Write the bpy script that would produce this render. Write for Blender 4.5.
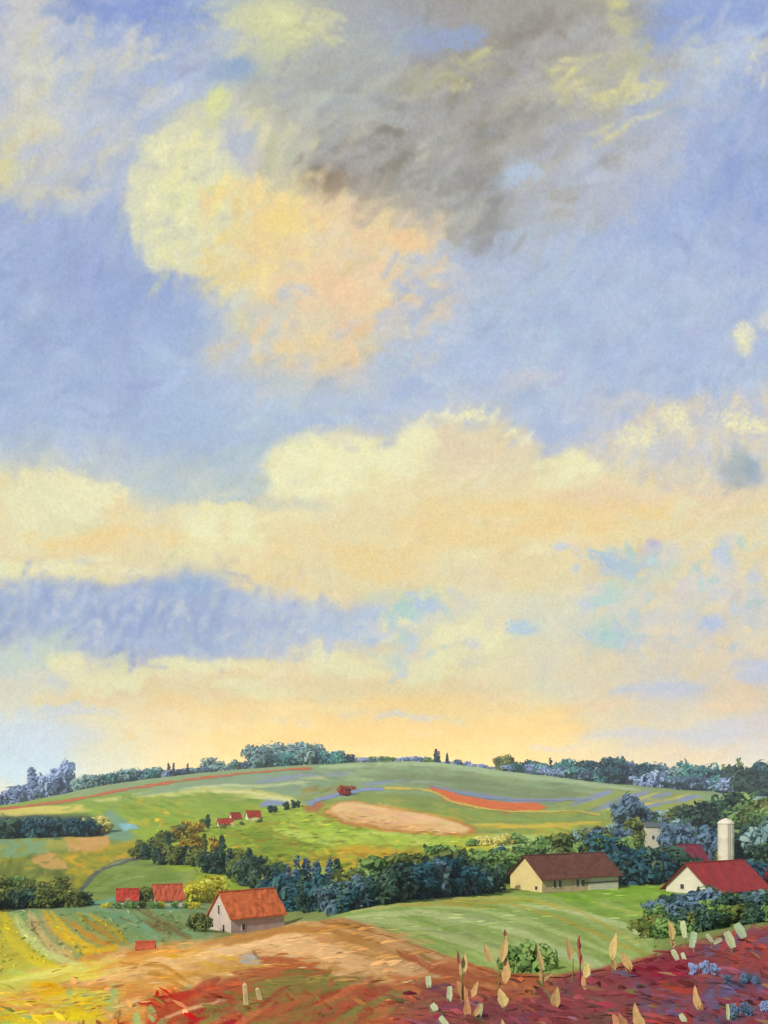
import bpy, math, random
import numpy as np

# ------------------------------------------------------------------ camera, sky light, sun, exposure
for o in list(bpy.data.objects): bpy.data.objects.remove(o, do_unlink=True)
scene = bpy.context.scene
col = scene.collection
cam_d = bpy.data.cameras.new('camera'); cam = bpy.data.objects.new('camera', cam_d); col.objects.link(cam)
cam.location = (0, 0, 0); cam.rotation_euler = (math.radians(90), 0, 0)
cam_d.sensor_width = 36; cam_d.lens = 36 * 983 / 1024; cam_d.shift_y = 286 / 1024
cam_d.clip_start = .1; cam_d.clip_end = 30000
scene.camera = cam
SUN_EL, SUN_AZ = 36, -143            # degrees; azimuth measured from straight ahead (+Y) towards +X
w = bpy.data.worlds.new("World"); scene.world = w; w.use_nodes = True
wn = w.node_tree.nodes; wl = w.node_tree.links
st = wn.new('ShaderNodeTexSky'); st.sky_type = 'NISHITA'; st.sun_disc = False
st.sun_elevation = math.radians(SUN_EL); st.sun_rotation = math.radians(SUN_AZ)
wl.new(st.outputs[0], wn['Background'].inputs[0]); wn['Background'].inputs[1].default_value = .09
sd = bpy.data.lights.new('sun', 'SUN'); sun = bpy.data.objects.new('sun', sd); col.objects.link(sun)
sd.energy = 3.7; sd.angle = math.radians(2.5); sd.color = (1, .95, .86)
_e, _a = math.radians(SUN_EL), math.radians(SUN_AZ)
from mathutils import Vector, Matrix
sun.rotation_euler = Vector((math.sin(_a) * math.cos(_e), math.cos(_a) * math.cos(_e), math.sin(_e))).to_track_quat('Z', 'Y').to_euler()
scene.view_settings.view_transform = 'Standard'; scene.view_settings.look = 'None'
scene.view_settings.exposure = 0; scene.view_settings.gamma = 1; scene.view_settings.use_curve_mapping = False
scene.render.engine = 'CYCLES'
rnd = random.Random(7)
HAZE = .00020
ALB = .88            # display colour -> surface colour under this light
# ------------------------------------------------------------------ painter
# A small stroke painter: it mixes the colours of the clouds (for the sky dome)
# and of the crops and soils (for the ground) from many soft-edged patches.
F = 983.0            # focal length expressed in photograph pixels
YH = 798.0           # picture row of the eye level
CX = 384.0

def up(a, h, w):
    gh, gw = a.shape[:2]
    y = np.linspace(0, gh - 1.001, h); x = np.linspace(0, gw - 1.001, w)
    y0 = y.astype(int); x0 = x.astype(int)
    fy = y - y0; fx = x - x0
    fy = fy * fy * (3 - 2 * fy); fx = fx * fx * (3 - 2 * fx)
    if a.ndim == 3:
        fy = fy[:, None, None]; fx = fx[None, :, None]
    else:
        fy = fy[:, None]; fx = fx[None, :]
    A = a[y0][:, x0]; B = a[y0][:, x0 + 1]; C_ = a[y0 + 1][:, x0]; D = a[y0 + 1][:, x0 + 1]
    return (A * (1 - fx) + B * fx) * (1 - fy) + (C_ * (1 - fx) + D * fx) * fy

def noise(h, w, sx, sy, rng, octs=4, gain=.55):
    out = np.zeros((h, w), np.float32); amp = 1.; tot = 0
    for _ in range(octs):
        g = rng.random((max(3, int(h / sy) + 2), max(3, int(w / sx) + 2))).astype(np.float32)
        out += amp * up(g, h, w); tot += amp
        amp *= gain; sx = max(sx / 2, 1.); sy = max(sy / 2, 1.)
    return out / tot * 2 - 1        # about -1..1

class Canvas:
    def __init__(s, x0, y0, w, h, seed):
        s.x0, s.y0, s.w, s.h = x0, y0, w, h
        s.rng = np.random.default_rng(seed)
        s.a = np.zeros((h, w, 3), np.float32)
        s.wx = noise(h, w, 26, 22, s.rng, 5, .62); s.wy = noise(h, w, 26, 22, s.rng, 5, .62)
        s.grain = noise(h, w, 2.2, 2.2, s.rng, 2, .8) * 1.6
        s.Y, s.X = np.mgrid[0:h, 0:w].astype(np.float32)
        s.X += x0; s.Y += y0
    def _box(s, x0, y0, x1, y1):
        a = max(0, int(x0 - s.x0)); b = max(0, int(y0 - s.y0))
        c = min(s.w, int(x1 - s.x0) + 2); d = min(s.h, int(y1 - s.y0) + 2)
        return (slice(b, d), slice(a, c)) if c > a and d > b else None
    def _mix(s, sl, m, col, grain):
        m = np.clip(m, 0, 1)
        if grain:
            m = np.clip(m * (1 + .8 * grain) + s.grain[sl] * grain * np.sqrt(np.clip(m * (1.15 - m), 0, 1)) * 1.3, 0, 1)
        col = np.asarray(col, np.float32)
        s.a[sl] += (col - s.a[sl]) * m[..., None]
    def inside(s, pts, sl, warp):
        X = s.X[sl] + s.wx[sl] * warp; Y = s.Y[sl] + s.wy[sl] * warp
        P = np.asarray(pts, np.float32); ins = np.zeros(X.shape, bool); d2 = np.full(X.shape, 1e9, np.float32)
        for i in range(len(P)):
            (ax, ay), (bx, by) = P[i], P[(i + 1) % len(P)]
            vx, vy = bx - ax, by - ay
            t = np.clip(((X - ax) * vx + (Y - ay) * vy) / (vx * vx + vy * vy + 1e-6), 0, 1)
            d2 = np.minimum(d2, (X - ax - t * vx) ** 2 + (Y - ay - t * vy) ** 2)
            if ay != by:
                c = ((ay > Y) != (by > Y)) & (X < vx * (Y - ay) / vy + ax)
                ins ^= c
        d = np.sqrt(d2)
        return np.where(ins, d, -d)
    def poly(s, pts, col, soft=3, warp=3, op=1, grain=.25):
        xs = [p[0] for p in pts]; ys = [p[1] for p in pts]; e = soft + warp + 2
        sl = s._box(min(xs) - e, min(ys) - e, max(xs) + e, max(ys) + e)
        if sl is None: return
        d = s.inside(pts, sl, warp)
        m = np.clip(d / max(soft, .3) * .5 + .5, 0, 1); m = m * m * (3 - 2 * m)
        s._mix(sl, m * op, col, grain)
    def blob(s, cx, cy, rx, ry, col, op=1, soft=.5, warp=6, rot=0, grain=.25):
        r = max(rx, ry) * 1.3 + warp
        sl = s._box(cx - r, cy - r, cx + r, cy + r)
        if sl is None: return
        X = s.X[sl] + s.wx[sl] * warp - cx; Y = s.Y[sl] + s.wy[sl] * warp - cy
        c, n = math.cos(math.radians(rot)), math.sin(math.radians(rot))
        u = (X * c + Y * n) / rx; v = (-X * n + Y * c) / ry
        q = np.sqrt(u * u + v * v)
        m = np.clip((1 + soft * .3 - q) / soft, 0, 1); m = m * m * (3 - 2 * m)
        s._mix(sl, m * op, col, grain)
    def line(s, pts, w, col, op=1, taper=True, warp=1.5, grain=.3, soft=1.):
        xs = [p[0] for p in pts]; ys = [p[1] for p in pts]; e = w + warp + 2
        sl = s._box(min(xs) - e, min(ys) - e, max(xs) + e, max(ys) + e)
        if sl is None: return
        X = s.X[sl] + s.wx[sl] * warp; Y = s.Y[sl] + s.wy[sl] * warp
        n = len(pts) - 1; m = np.zeros(X.shape, np.float32)
        for i in range(n):
            (ax, ay), (bx, by) = pts[i][:2], pts[i + 1][:2]
            vx, vy = bx - ax, by - ay
            t = np.clip(((X - ax) * vx + (Y - ay) * vy) / (vx * vx + vy * vy + 1e-6), 0, 1)
            d = np.hypot(X - ax - t * vx, Y - ay - t * vy)
            g = (i + t) / n
            ww = w * .5 * (np.sqrt(np.clip(np.sin(np.pi * (g * .94 + .03)), 0, 1)) if taper else 1)
            m = np.maximum(m, np.clip((ww - d) / soft + .5, 0, 1))
        s._mix(sl, m * op, col, grain)
    def hatch(s, pts, cols, n, ln, w, ang, op=.5, jit=14, bend=.0, warp=2, grain=.4, cj=5, keep=None):
        """many short chalky strokes inside a polygon; ang in degrees (a number or f(x,y))"""
        P = np.asarray(pts, np.float32); x0, y0 = P.min(0); x1, y1 = P.max(0)
        k = 0; tries = 0
        while k < n and tries < n * 12:
            tries += 1
            x = s.rng.uniform(x0, x1); y = s.rng.uniform(y0, y1); ins = False
            for i in range(len(P)):
                ax, ay = P[i]; bx, by = P[(i + 1) % len(P)]
                if (ay > y) != (by > y) and x < (bx - ax) * (y - ay) / (by - ay) + ax: ins = not ins
            if not ins: continue
            k += 1
            a = ang(x, y) if callable(ang) else ang
            a = math.radians(a + s.rng.normal() * jit); L = ln * s.rng.uniform(.5, 1.3) * .5
            c = np.asarray(cols[s.rng.integers(len(cols))], np.float32) + s.rng.normal() * cj
            dx, dy = math.cos(a) * L, math.sin(a) * L
            b = bend * L * s.rng.uniform(.5, 1.2)
            s.line([(x - dx, y - dy), (x - dy * b / max(L, 1e-3), y + dx * b / max(L, 1e-3)), (x + dx, y + dy)],
                   w * s.rng.uniform(.6, 1.3), c, op * s.rng.uniform(.5, 1.1), True, warp, grain)
    def drag(s, x0, y0, x1, y1, n, ln, w, ang, op=.45, cj=4, reach=8, jit=25, grain=.5, warp=2):
        """strokes that pick up the colour already lying next to them and drag it along"""
        for _ in range(n):
            x = s.rng.uniform(x0, x1); y = s.rng.uniform(y0, y1)
            a = math.radians((ang(x, y) if callable(ang) else ang) + s.rng.normal() * jit); L = ln * s.rng.uniform(.5, 1.3) * .5
            q = s.rng.normal(size=2) * reach
            c = s.sample(np.array([x + q[0]]), np.array([y + q[1]]))[0] + s.rng.normal() * cj + s.rng.normal(size=3) * cj * .5
            dx, dy = math.cos(a) * L, math.sin(a) * L; b = s.rng.normal() * .12
            s.line([(x - dx, y - dy), (x - dy * b, y + dx * b), (x + dx, y + dy)], w * s.rng.uniform(.6, 1.4), c, op * s.rng.uniform(.5, 1.1), True, warp, grain)
    def sample(s, X, Y):
        fx = np.clip(X - s.x0, 0, s.w - 1.01); fy = np.clip(Y - s.y0, 0, s.h - 1.01)
        x0 = fx.astype(int); y0 = fy.astype(int); fx = (fx - x0)[..., None]; fy = (fy - y0)[..., None]
        a = s.a
        return (a[y0, x0] * (1 - fx) + a[y0, x0 + 1] * fx) * (1 - fy) + (a[y0 + 1, x0] * (1 - fx) + a[y0 + 1, x0 + 1] * fx) * fy

def rgb_lin(c):
    c = np.clip(np.asarray(c, np.float32) / 255., 0, 1.3)
    return np.where(c <= .04045, c / 12.92, ((c + .055) / 1.055) ** 2.4)
# ------------------------------------------------------------------ sky colours
def paint_sky():
    S = Canvas(-170, -170, 1108, 1040, 11)
    G = """205,205,198 152,170,218 132,156,214 200,200,178 206,206,168 172,176,178 162,172,190 166,161,156 166,161,152 196,191,152 150,170,215 156,175,220
205,205,200 182,191,211 156,176,220 162,182,206 186,190,182 166,170,175 161,156,146 160,150,140 166,161,156 191,186,160 181,191,206 152,172,218
210,205,182 190,198,212 196,203,200 215,210,182 186,184,180 155,150,145 150,145,138 155,152,148 166,166,170 165,175,205 165,180,215 147,167,216
166,181,218 158,174,216 208,208,190 232,215,168 238,208,160 232,208,180 210,194,172 150,150,148 180,185,190 165,182,220 161,181,222 154,174,222
166,186,220 154,174,218 160,181,218 216,210,182 238,212,172 240,205,172 228,205,178 184,190,200 175,192,222 172,192,225 172,190,224 164,182,222
170,190,222 168,190,222 170,192,222 198,202,200 228,209,178 214,205,192 180,197,220 180,198,226 184,196,215 172,190,225 168,188,222 184,198,222
170,190,220 172,192,224 170,192,222 172,195,218 182,198,212 184,199,216 192,202,216 202,204,205 182,194,220 188,199,220 208,204,202 212,207,202
220,219,188 222,218,188 192,205,205 190,205,205 228,225,192 238,230,188 236,222,182 235,212,177 236,221,182 232,216,182 225,213,195 205,203,194
233,221,182 238,213,168 238,222,176 240,225,180 240,218,167 240,218,167 240,215,158 240,215,158 240,215,162 238,210,164 226,211,182 226,215,195
178,192,216 161,178,213 157,175,213 175,192,220 192,203,216 194,207,218 204,214,205 230,222,190 224,220,194 214,214,202 217,211,198 222,211,194
222,220,203 231,222,192 238,222,182 240,220,172 240,218,172 240,218,172 238,220,176 235,222,185 228,220,192 231,216,184 217,210,200 232,212,184
206,216,222 219,218,206 230,218,196 240,215,164 242,213,154 242,213,148 241,213,152 242,215,156 239,213,163 222,212,186 220,210,190 207,209,214"""
    g = np.array([[[float(v) for v in c.split(',')] for c in r.split()] for r in G.split('\n')], np.float32)
    gp = np.pad(g, ((3, 3), (3, 3), (0, 0)), mode='reflect')      # 64 px cells, centres at 32 + 64 k
    fy = (S.Y + S.wy * 15 - 32) / 64 + 3; fx = (S.X + S.wx * 15 - 32) / 64 + 3
    fy = np.clip(fy, 0, gp.shape[0] - 1.01); fx = np.clip(fx, 0, gp.shape[1] - 1.01)
    y0 = fy.astype(int); x0 = fx.astype(int); fy = (fy - y0)[..., None]; fx = (fx - x0)[..., None]
    fy = fy * fy * (3 - 2 * fy); fx = fx * fx * (3 - 2 * fx)
    S.a = ((gp[y0, x0] * (1 - fx) + gp[y0, x0 + 1] * fx) * (1 - fy) + (gp[y0 + 1, x0] * (1 - fx) + gp[y0 + 1, x0 + 1] * fx) * fy).astype(np.float32)
    R = lambda x0, y0, x1, y1: [(x0, y0), (x1, y0), (x1, y1), (x0, y1)]
    B = S.blob; L = S.line; P = S.poly; H = S.hatch
    cream = (234, 229, 188); cream2 = (240, 236, 196); yel = (241, 219, 160); org = (240, 210, 158); peach = (240, 205, 172)
    blue = (146, 167, 218); lav = (168, 186, 224); pale = (186, 203, 226); aqua = (190, 216, 208)
    # ---- broad calm blues
    H(R(0, 300, 768, 470), [lav, pale, (160, 182, 220), (176, 197, 224)], 260, 90, 22, -12, .22, 25)
    H(R(0, 190, 240, 350), [blue, (156, 176, 218), lav], 120, 60, 20, 40, .28, 30)
    B(78, 250, 75, 55, (154, 172, 217), .6, .9); B(135, 285, 45, 42, (146, 166, 215), .7, .8)
    B(190, 318, 55, 26, (160, 181, 220), .6, .9)
    B(168, 105, 58, 60, (160, 178, 220), .6, .7); B(222, 62, 40, 18, (140, 166, 206), .65, .8, rot=15)
    P([(60, 0), (200, 0), (190, 22), (110, 16)], (132, 154, 212), 14, 8, .8)
    H(R(60, 0, 200, 22), [(126, 150, 210), (150, 170, 220)], 30, 50, 8, 10, .5)
    P([(640, 0), (768, 0), (768, 40), (700, 52), (640, 48)], (146, 166, 217), 16, 8, .8)
    B(752, 110, 40, 50, (148, 168, 216), .5, .9); B(750, 230, 26, 80, (148, 170, 220), .6, .9)
    B(640, 130, 30, 26, (142, 166, 220), .75, .6); B(585, 122, 17, 18, (148, 168, 212), .8, .5)
    B(600, 222, 40, 22, (150, 175, 220), .55, .9, rot=-30); B(440, 40, 60, 18, (150, 166, 198), .5, .9, rot=-10)
    # ---- left pale veil
    H(R(0, 60, 110, 210), [(206, 206, 196), (196, 200, 208), (214, 208, 180)], 70, 50, 16, -35, .35, 30)
    B(45, 130, 22, 14, (226, 214, 172), .6, .7); B(5, 165, 16, 36, (222, 210, 160), .7, .7); B(110, 60, 42, 20, (196, 198, 200), .6, .8)
    # ---- dark grey cloud with brown belly, streaming up to the right
    P([(300, 150), (345, 110), (420, 60), (520, 20), (640, 0), (640, 60), (590, 100), (520, 150), (470, 200), (420, 190), (380, 205), (320, 205)],
      (164, 161, 156), 34, 14, .75)
    B(520, 12, 120, 26, (164, 161, 154), .75, .8); B(345, 70, 70, 42, (168, 176, 176), .6, .8)
    B(350, 172, 62, 26, (146, 134, 122), .9, .8, rot=-12); B(330, 182, 34, 16, (140, 124, 110), .7, .9)
    B(455, 108, 90, 22, (152, 140, 126), .75, .9, rot=-32); B(505, 60, 60, 18, (156, 146, 136), .7, .9, rot=-30)
    B(465, 195, 56, 50, (148, 149, 147), .9, .7); B(478, 232, 40, 22, (150, 152, 152), .75, .7); B(400, 215, 30, 14, (158, 150, 140), .5, .9)
    B(555, 180, 40, 44, (172, 176, 182), .6, .8); B(560, 222, 44, 22, (182, 186, 190), .7, .8)
    H([(320, 150), (420, 70), (560, 10), (620, 30), (540, 130), (480, 230), (420, 225)], [(160, 156, 150), (150, 142, 130), (172, 170, 164), (146, 146, 146)], 170, 46, 9, -32, .35, 16)
    H([(250, 60), (380, 20), (400, 90), (300, 140)], [(180, 184, 178), (170, 176, 178), (192, 192, 172)], 60, 50, 8, -14, .35, 16)
    # ---- pale blue steps under the dark cloud
    B(520, 170, 26, 26, (178, 196, 216), .8, .6); B(545, 250, 56, 30, (176, 193, 219), .6, .8)
    H([(340, 130), (430, 60), (540, 20), (610, 40), (560, 110), (500, 160), (430, 190)], [(150, 145, 136), (156, 150, 142), (142, 136, 126)], 60, 60, 16, -34, .35, 12)
    # ---- yellow lights on the streaming cloud
    H([(555, 55), (640, 50), (668, 95), (600, 130), (545, 95)], [(212, 204, 150), (220, 212, 158), (200, 194, 160)], 60, 36, 7, -14, .55, 16)
    H([(415, 80), (480, 55), (490, 66), (420, 95)], [(206, 200, 150), (196, 190, 150)], 26, 30, 5, -25, .5, 12)
    B(600, 82, 42, 22, (212, 205, 158), .5, .9, rot=15); B(620, 16, 15, 22, (216, 210, 150), .8, .5)
    H(R(680, 36, 745, 110), [(196, 205, 214), (205, 207, 198), (184, 198, 220)], 50, 34, 14, -40, .4, 30)
    B(700, 60, 20, 26, (206, 208, 186), .5, .9); B(742, 45, 26, 24, (196, 206, 220), .6, .8)
    B(280, 20, 52, 20, (212, 210, 168), .7, .8, rot=8); L([(262, 8), (300, 22)], 7, (220, 218, 172), .7)
    L([(300, 72), (330, 66), (358, 68)], 2, (172, 150, 124), .5); L([(310, 78), (340, 70)], 2, (172, 150, 124), .5)
    H([(580, 100), (650, 120), (640, 175), (560, 170)], [(190, 188, 180), (200, 198, 182)], 30, 30, 10, -20, .35, 20)
    # ---- the big cumulus head and its warm belly
    P([(150, 128), (205, 90), (240, 84), (270, 110), (280, 150), (262, 190), (250, 260), (200, 262), (160, 240), (140, 190)], (214, 211, 184), 18, 8, .85)
    for x, y, r in ((160, 150, 26), (148, 178, 24), (141, 205, 20), (145, 232, 21), (160, 252, 24), (190, 252, 28), (215, 230, 34), (208, 185, 40), (180, 205, 40), (185, 155, 28), (220, 150, 26)):
        B(x, y, r, r, (224, 220, 188), .7, .5, 9)
    H([(150, 150), (210, 130), (225, 200), (200, 250), (150, 245)], [(232, 230, 188), (220, 218, 186), (236, 232, 180)], 90, 22, 7, -50, .45, 40, .4)
    B(182, 212, 18, 16, (236, 236, 170), .7, .6); B(218, 100, 13, 18, (222, 224, 160), .7, .7)
    for a in ((212, 92, 218, 112), (250, 104, 262, 122), (268, 96, 282, 118)): L([(a[0], a[1]), (a[2], a[3])], 5, (226, 222, 160), .75)
    B(238, 140, 20, 30, (186, 194, 206), .75, .7, rot=-20); B(255, 160, 14, 16, (194, 198, 206), .6, .8)
    B(268, 108, 26, 24, (206, 196, 168), .5, .9)
    P([(235, 185), (262, 172), (305, 188), (330, 210), (300, 270), (262, 300), (215, 290), (190, 268), (222, 250)], (238, 214, 160), 26, 12, .7)
    B(285, 222, 34, 26, (243, 218, 150), .8, .8); B(250, 195, 24, 16, (238, 214, 160), .6, .8)
    P([(300, 205), (345, 192), (400, 210), (442, 218), (450, 245), (432, 262), (440, 288), (446, 315), (400, 325), (370, 352), (385, 375), (300, 372), (222, 352), (232, 332), (262, 318), (256, 290)],
      (236, 208, 174), 26, 14, .6)
    B(345, 215, 40, 20, (226, 196, 172), .55, .9); B(330, 285, 26, 24, (243, 198, 160), .75, .8); B(285, 300, 40, 22, (240, 214, 172), .7, .8)
    B(412, 240, 34, 20, (236, 204, 164), .75, .6); B(405, 300, 40, 20, (238, 206, 178), .7, .7); B(360, 300, 30, 50, (238, 210, 178), .5, .9)
    B(250, 318, 26, 10, (240, 218, 166), .7, .7); B(300, 355, 80, 14, (230, 206, 166), .7, .7); B(360, 345, 30, 20, (232, 205, 170), .7, .7)
    B(340, 330, 22, 8, (196, 200, 216), .6, .8, rot=-35)
    H([(250, 190), (340, 200), (440, 225), (440, 310), (370, 350), (240, 345), (260, 290)], [(242, 206, 168), (240, 216, 172), (232, 204, 176), (244, 212, 152), (226, 206, 184)], 210, 30, 8, -40, .42, 30)
    for a in ((205, 293, 228, 303), (232, 306, 262, 312)): L([(a[0], a[1]), ((a[0] + a[2]) / 2, a[3]), (a[2], a[3])], 4, (244, 222, 158), .8)
    H(R(215, 295, 275, 355), [(216, 206, 178), (190, 200, 208)], 30, 24, 10, -30, .4, 40)
    # ---- wisps right middle
    B(742, 340, 15, 20, (214, 214, 200), .9, .4); B(766, 318, 10, 10, (212, 212, 206), .7, .5)
    for x in (700, 718, 735, 750): L([(x - 8, 392), (x - 2, 366), (x + 6, 362), (x + 9, 390)], 6, (182, 199, 226), .6)
    B(700, 378, 34, 16, (160, 181, 220), .5, .9); B(530, 380, 28, 14, (206, 200, 200), .6, .8); B(288, 385, 20, 8, (198, 210, 198), .5, .9)
    B(560, 425, 60, 30, (180, 193, 222), .7, .8); B(610, 395, 60, 18, (168, 188, 224), .6, .9)
    # ---- middle bank
    bank = [(-30, 500), (8, 478), (45, 470), (90, 484), (130, 494), (150, 508), (200, 505), (240, 500), (262, 478), (285, 445), (330, 432), (390, 436), (420, 416), (470, 408), (515, 420), (545, 448), (600, 452), (650, 466), (720, 480), (800, 492),
            (800, 600), (600, 560), (560, 590), (470, 585), (420, 600), (340, 606), (280, 598), (225, 572), (190, 565), (140, 584), (60, 580), (-30, 582)]
    P(bank, (237, 220, 178), 14, 8, .55)
    H(bank, [(240, 222, 176), (242, 214, 160), (236, 226, 188), (240, 208, 162)], 420, 44, 12, -8, .3, 22)
    P([(8, 480), (50, 472), (90, 488), (100, 520), (60, 545), (15, 560), (5, 520)], (233, 226, 188), 12, 8, .7)
    B(100, 540, 40, 16, (240, 212, 162), .7, .8); B(55, 572, 46, 9, (238, 224, 182), .9, .6); B(110, 578, 40, 8, (238, 222, 180), .9, .6); B(5, 570, 20, 12, (238, 230, 186), .8, .6)
    for x, y, rx, ry in ((210, 520, 32, 18), (235, 525, 24, 26), (205, 548, 30, 18), (250, 545, 18, 14)): B(x, y, rx, ry, (239, 229, 184), .8, .4)
    pts = [(160 + 11 * math.cos(t / 6. * math.pi), 521 + 21 * math.sin(t / 6. * math.pi)) for t in range(0, 13)]
    B(161, 521, 9, 18, (226, 214, 186), .7, .5);
    # crest of bright cream
    for x, y, rx, ry in ((283, 468, 24, 22), (272, 484, 16, 12), (308, 452, 24, 18), (330, 470, 30, 22), (300, 485, 26, 14), (360, 452, 26, 15), (385, 462, 28, 17), (350, 478, 24, 14), (412, 455, 22, 20), (420, 436, 18, 16)):
        B(x, y, rx, ry, (239, 234, 194), .8, .35)
    H([(265, 480), (300, 440), (400, 440), (430, 430), (430, 470), (380, 490), (280, 498)], [(244, 239, 200), (236, 230, 188), (242, 234, 184)], 80, 26, 6, -15, .45, 20, .5)
    P([(425, 425), (470, 414), (512, 426), (530, 450), (520, 480), (470, 500), (430, 480)], (232, 214, 184), 14, 6, .7)
    B(452, 445, 15, 26, (230, 208, 186), .6, .8)
    for x, y, rx, ry in ((548, 468, 18, 12), (575, 464, 22, 13), (590, 470, 14, 16), (560, 484, 26, 10)): B(x, y, rx, ry, (237, 228, 188), .8, .4)
    B(290, 504, 50, 8, (204, 208, 196), .6, .8); B(240, 492, 30, 9, (196, 206, 200), .55, .9)
    H([(430, 500), (600, 490), (660, 520), (600, 545), (430, 545)], [(240, 212, 158), (242, 206, 156), (238, 216, 166)], 90, 40, 9, -4, .4, 12)
    B(430, 530, 34, 22, (240, 210, 156), .6, .9); B(555, 512, 60, 14, (241, 210, 152), .7, .9); B(380, 520, 60, 16, (236, 216, 176), .5, .9)
    H([(240, 560), (330, 540), (420, 560), (420, 600), (320, 606), (240, 590)], [(240, 214, 160), (241, 218, 168)], 50, 36, 9, 4, .45, 12)
    B(610, 498, 70, 14, (236, 207, 180), .6, .9); B(720, 492, 60, 12, (238, 208, 178), .7, .8, rot=4)
    L([(395, 598), (430, 592), (470, 592)], 6, (240, 216, 160), .6)
    # upper right broken cream + dark smudge
    B(640, 430, 17, 24, (226, 214, 190), .8, .6); B(676, 420, 17, 28, (228, 216, 188), .85, .6, rot=-10); B(712, 425, 26, 14, (214, 210, 200), .6, .8); B(755, 425, 30, 14, (222, 212, 196), .7, .8)
    B(640, 458, 40, 12, (212, 208, 206), .6, .8); B(696, 474, 40, 18, (206, 205, 196), .5, .9)
    B(736, 466, 24, 22, (170, 180, 178), .85, .7); B(752, 470, 13, 18, (146, 166, 184), .8, .7); B(724, 462, 12, 12, (184, 188, 170), .6, .8)
    # ---- violet blue band lower left, crisp upper edge
    P([(-20, 584), (60, 584), (95, 588), (135, 588), (170, 578), (205, 578), (230, 590), (250, 606), (300, 612), (340, 612), (330, 628), (285, 650), (220, 662), (150, 664), (90, 656), (60, 645), (-20, 640)], (166, 183, 214), 9, 5, .85)
    H([(0, 588), (210, 582), (240, 600), (230, 640), (120, 655), (70, 640), (0, 630)], [(152, 170, 213), (160, 178, 212), (170, 186, 214), (148, 166, 212)], 150, 26, 7, -60, .4, 22, .3)
    B(140, 622, 36, 20, (150, 168, 213), .7, .8); B(190, 588, 34, 10, (146, 176, 214), .6, .8); B(18, 600, 26, 16, (164, 182, 210), .6, .8)
    H([(220, 600), (400, 612), (400, 640), (300, 655), (240, 655)], [(188, 204, 222), (176, 193, 222), (204, 212, 214)], 60, 40, 11, -12, .4, 16)
    B(30, 655, 40, 18, (206, 218, 200), .7, .8); B(62, 640, 20, 12, (200, 214, 196), .6, .8); B(0, 665, 20, 14, (196, 216, 216), .6, .8)
    # ---- lower cream bank
    P([(60, 700), (75, 680), (120, 668), (170, 660), (240, 664), (290, 672), (310, 656), (330, 650), (350, 662), (400, 666), (430, 660), (520, 668), (520, 770), (60, 770)], (239, 219, 174), 12, 6, .55)
    H([(60, 690), (150, 665), (420, 670), (520, 690), (520, 755), (240, 760), (100, 720)], [(241, 219, 170), (240, 212, 160), (238, 222, 184), (240, 206, 162)], 260, 30, 9, -6, .33, 20)
    for x, y, rx, ry in ((95, 690, 20, 12), (128, 676, 22, 11), (165, 668, 24, 9), (208, 664, 26, 8), (320, 664, 22, 12), (355, 672, 22, 10)): B(x, y, rx, ry, (238, 230, 186), .7, .45)
    for x, y in ((440, 640), (462, 630), (485, 638), (470, 655), (445, 658), (400, 668), (415, 680), (432, 672), (495, 648)): B(x, y, 13, 10, (239, 231, 186), .75, .45)
    B(470, 645, 10, 8, (204, 210, 218), .6, .7)
    H([(130, 680), (250, 680), (260, 735), (140, 730)], [(240, 208, 160), (241, 216, 168)], 60, 14, 7, -70, .4, 14)
    B(130, 736, 8, 6, (240, 206, 150), .8, .5); B(142, 734, 6, 5, (240, 208, 156), .6, .5)
    H([(230, 745), (300, 700), (560, 705), (600, 750), (420, 765), (240, 762)], [(244, 214, 148), (242, 208, 148), (243, 218, 160)], 200, 50, 8, -2, .4, 7)
    B(400, 735, 150, 14, (243, 210, 146), .55, .9); B(230, 740, 60, 12, (243, 216, 156), .5, .9)
    L([(372, 718), (395, 713), (430, 720)], 5, (206, 212, 220), .8); L([(395, 716), (440, 717), (470, 724)], 4, (212, 212, 208), .7)
    for x, y in ((280, 720), (305, 722), (320, 700), (345, 716), (360, 712)): L([(x - 8, y + 1), (x + 8, y - 1)], 4, (206, 212, 222), .5)
    # ---- turquoise and lavender openings lower right
    for x, y, rx, ry, c in ((418, 600, 20, 10, (186, 214, 206)), (400, 618, 18, 16, (176, 214, 204)), (430, 606, 18, 8, (190, 206, 222)), (465, 600, 20, 8, (206, 214, 206)), (524, 625, 20, 10, (188, 212, 218)),
                            (608, 634, 20, 17, (184, 216, 206)), (630, 642, 17, 11, (186, 204, 224)), (618, 592, 18, 8, (192, 218, 202)), (645, 574, 32, 10, (196, 214, 200)), (618, 562, 18, 11, (184, 204, 220)),
                            (648, 553, 13, 10, (190, 184, 216)), (672, 555, 14, 9, (184, 208, 208)), (650, 562, 20, 8, (178, 204, 216)), (728, 562, 10, 14, (206, 212, 218)), (732, 545, 12, 10, (196, 206, 224)),
                            (716, 592, 14, 12, (200, 208, 222)), (714, 622, 18, 9, (190, 202, 226)), (755, 612, 12, 20, (204, 211, 222)), (644, 620, 8, 12, (214, 212, 208)), (660, 616, 7, 9, (212, 212, 212)), (690, 606, 16, 10, (214, 211, 202)),
                            (405, 650, 14, 10, (194, 214, 206)), (390, 662, 16, 8, (206, 218, 200)), (380, 596, 18, 8, (208, 216, 200)), (755, 575, 14, 12, (224, 212, 190))):
        B(x, y, rx * 1.1, ry * 1.15, c, .72, .75, 16)
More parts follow.
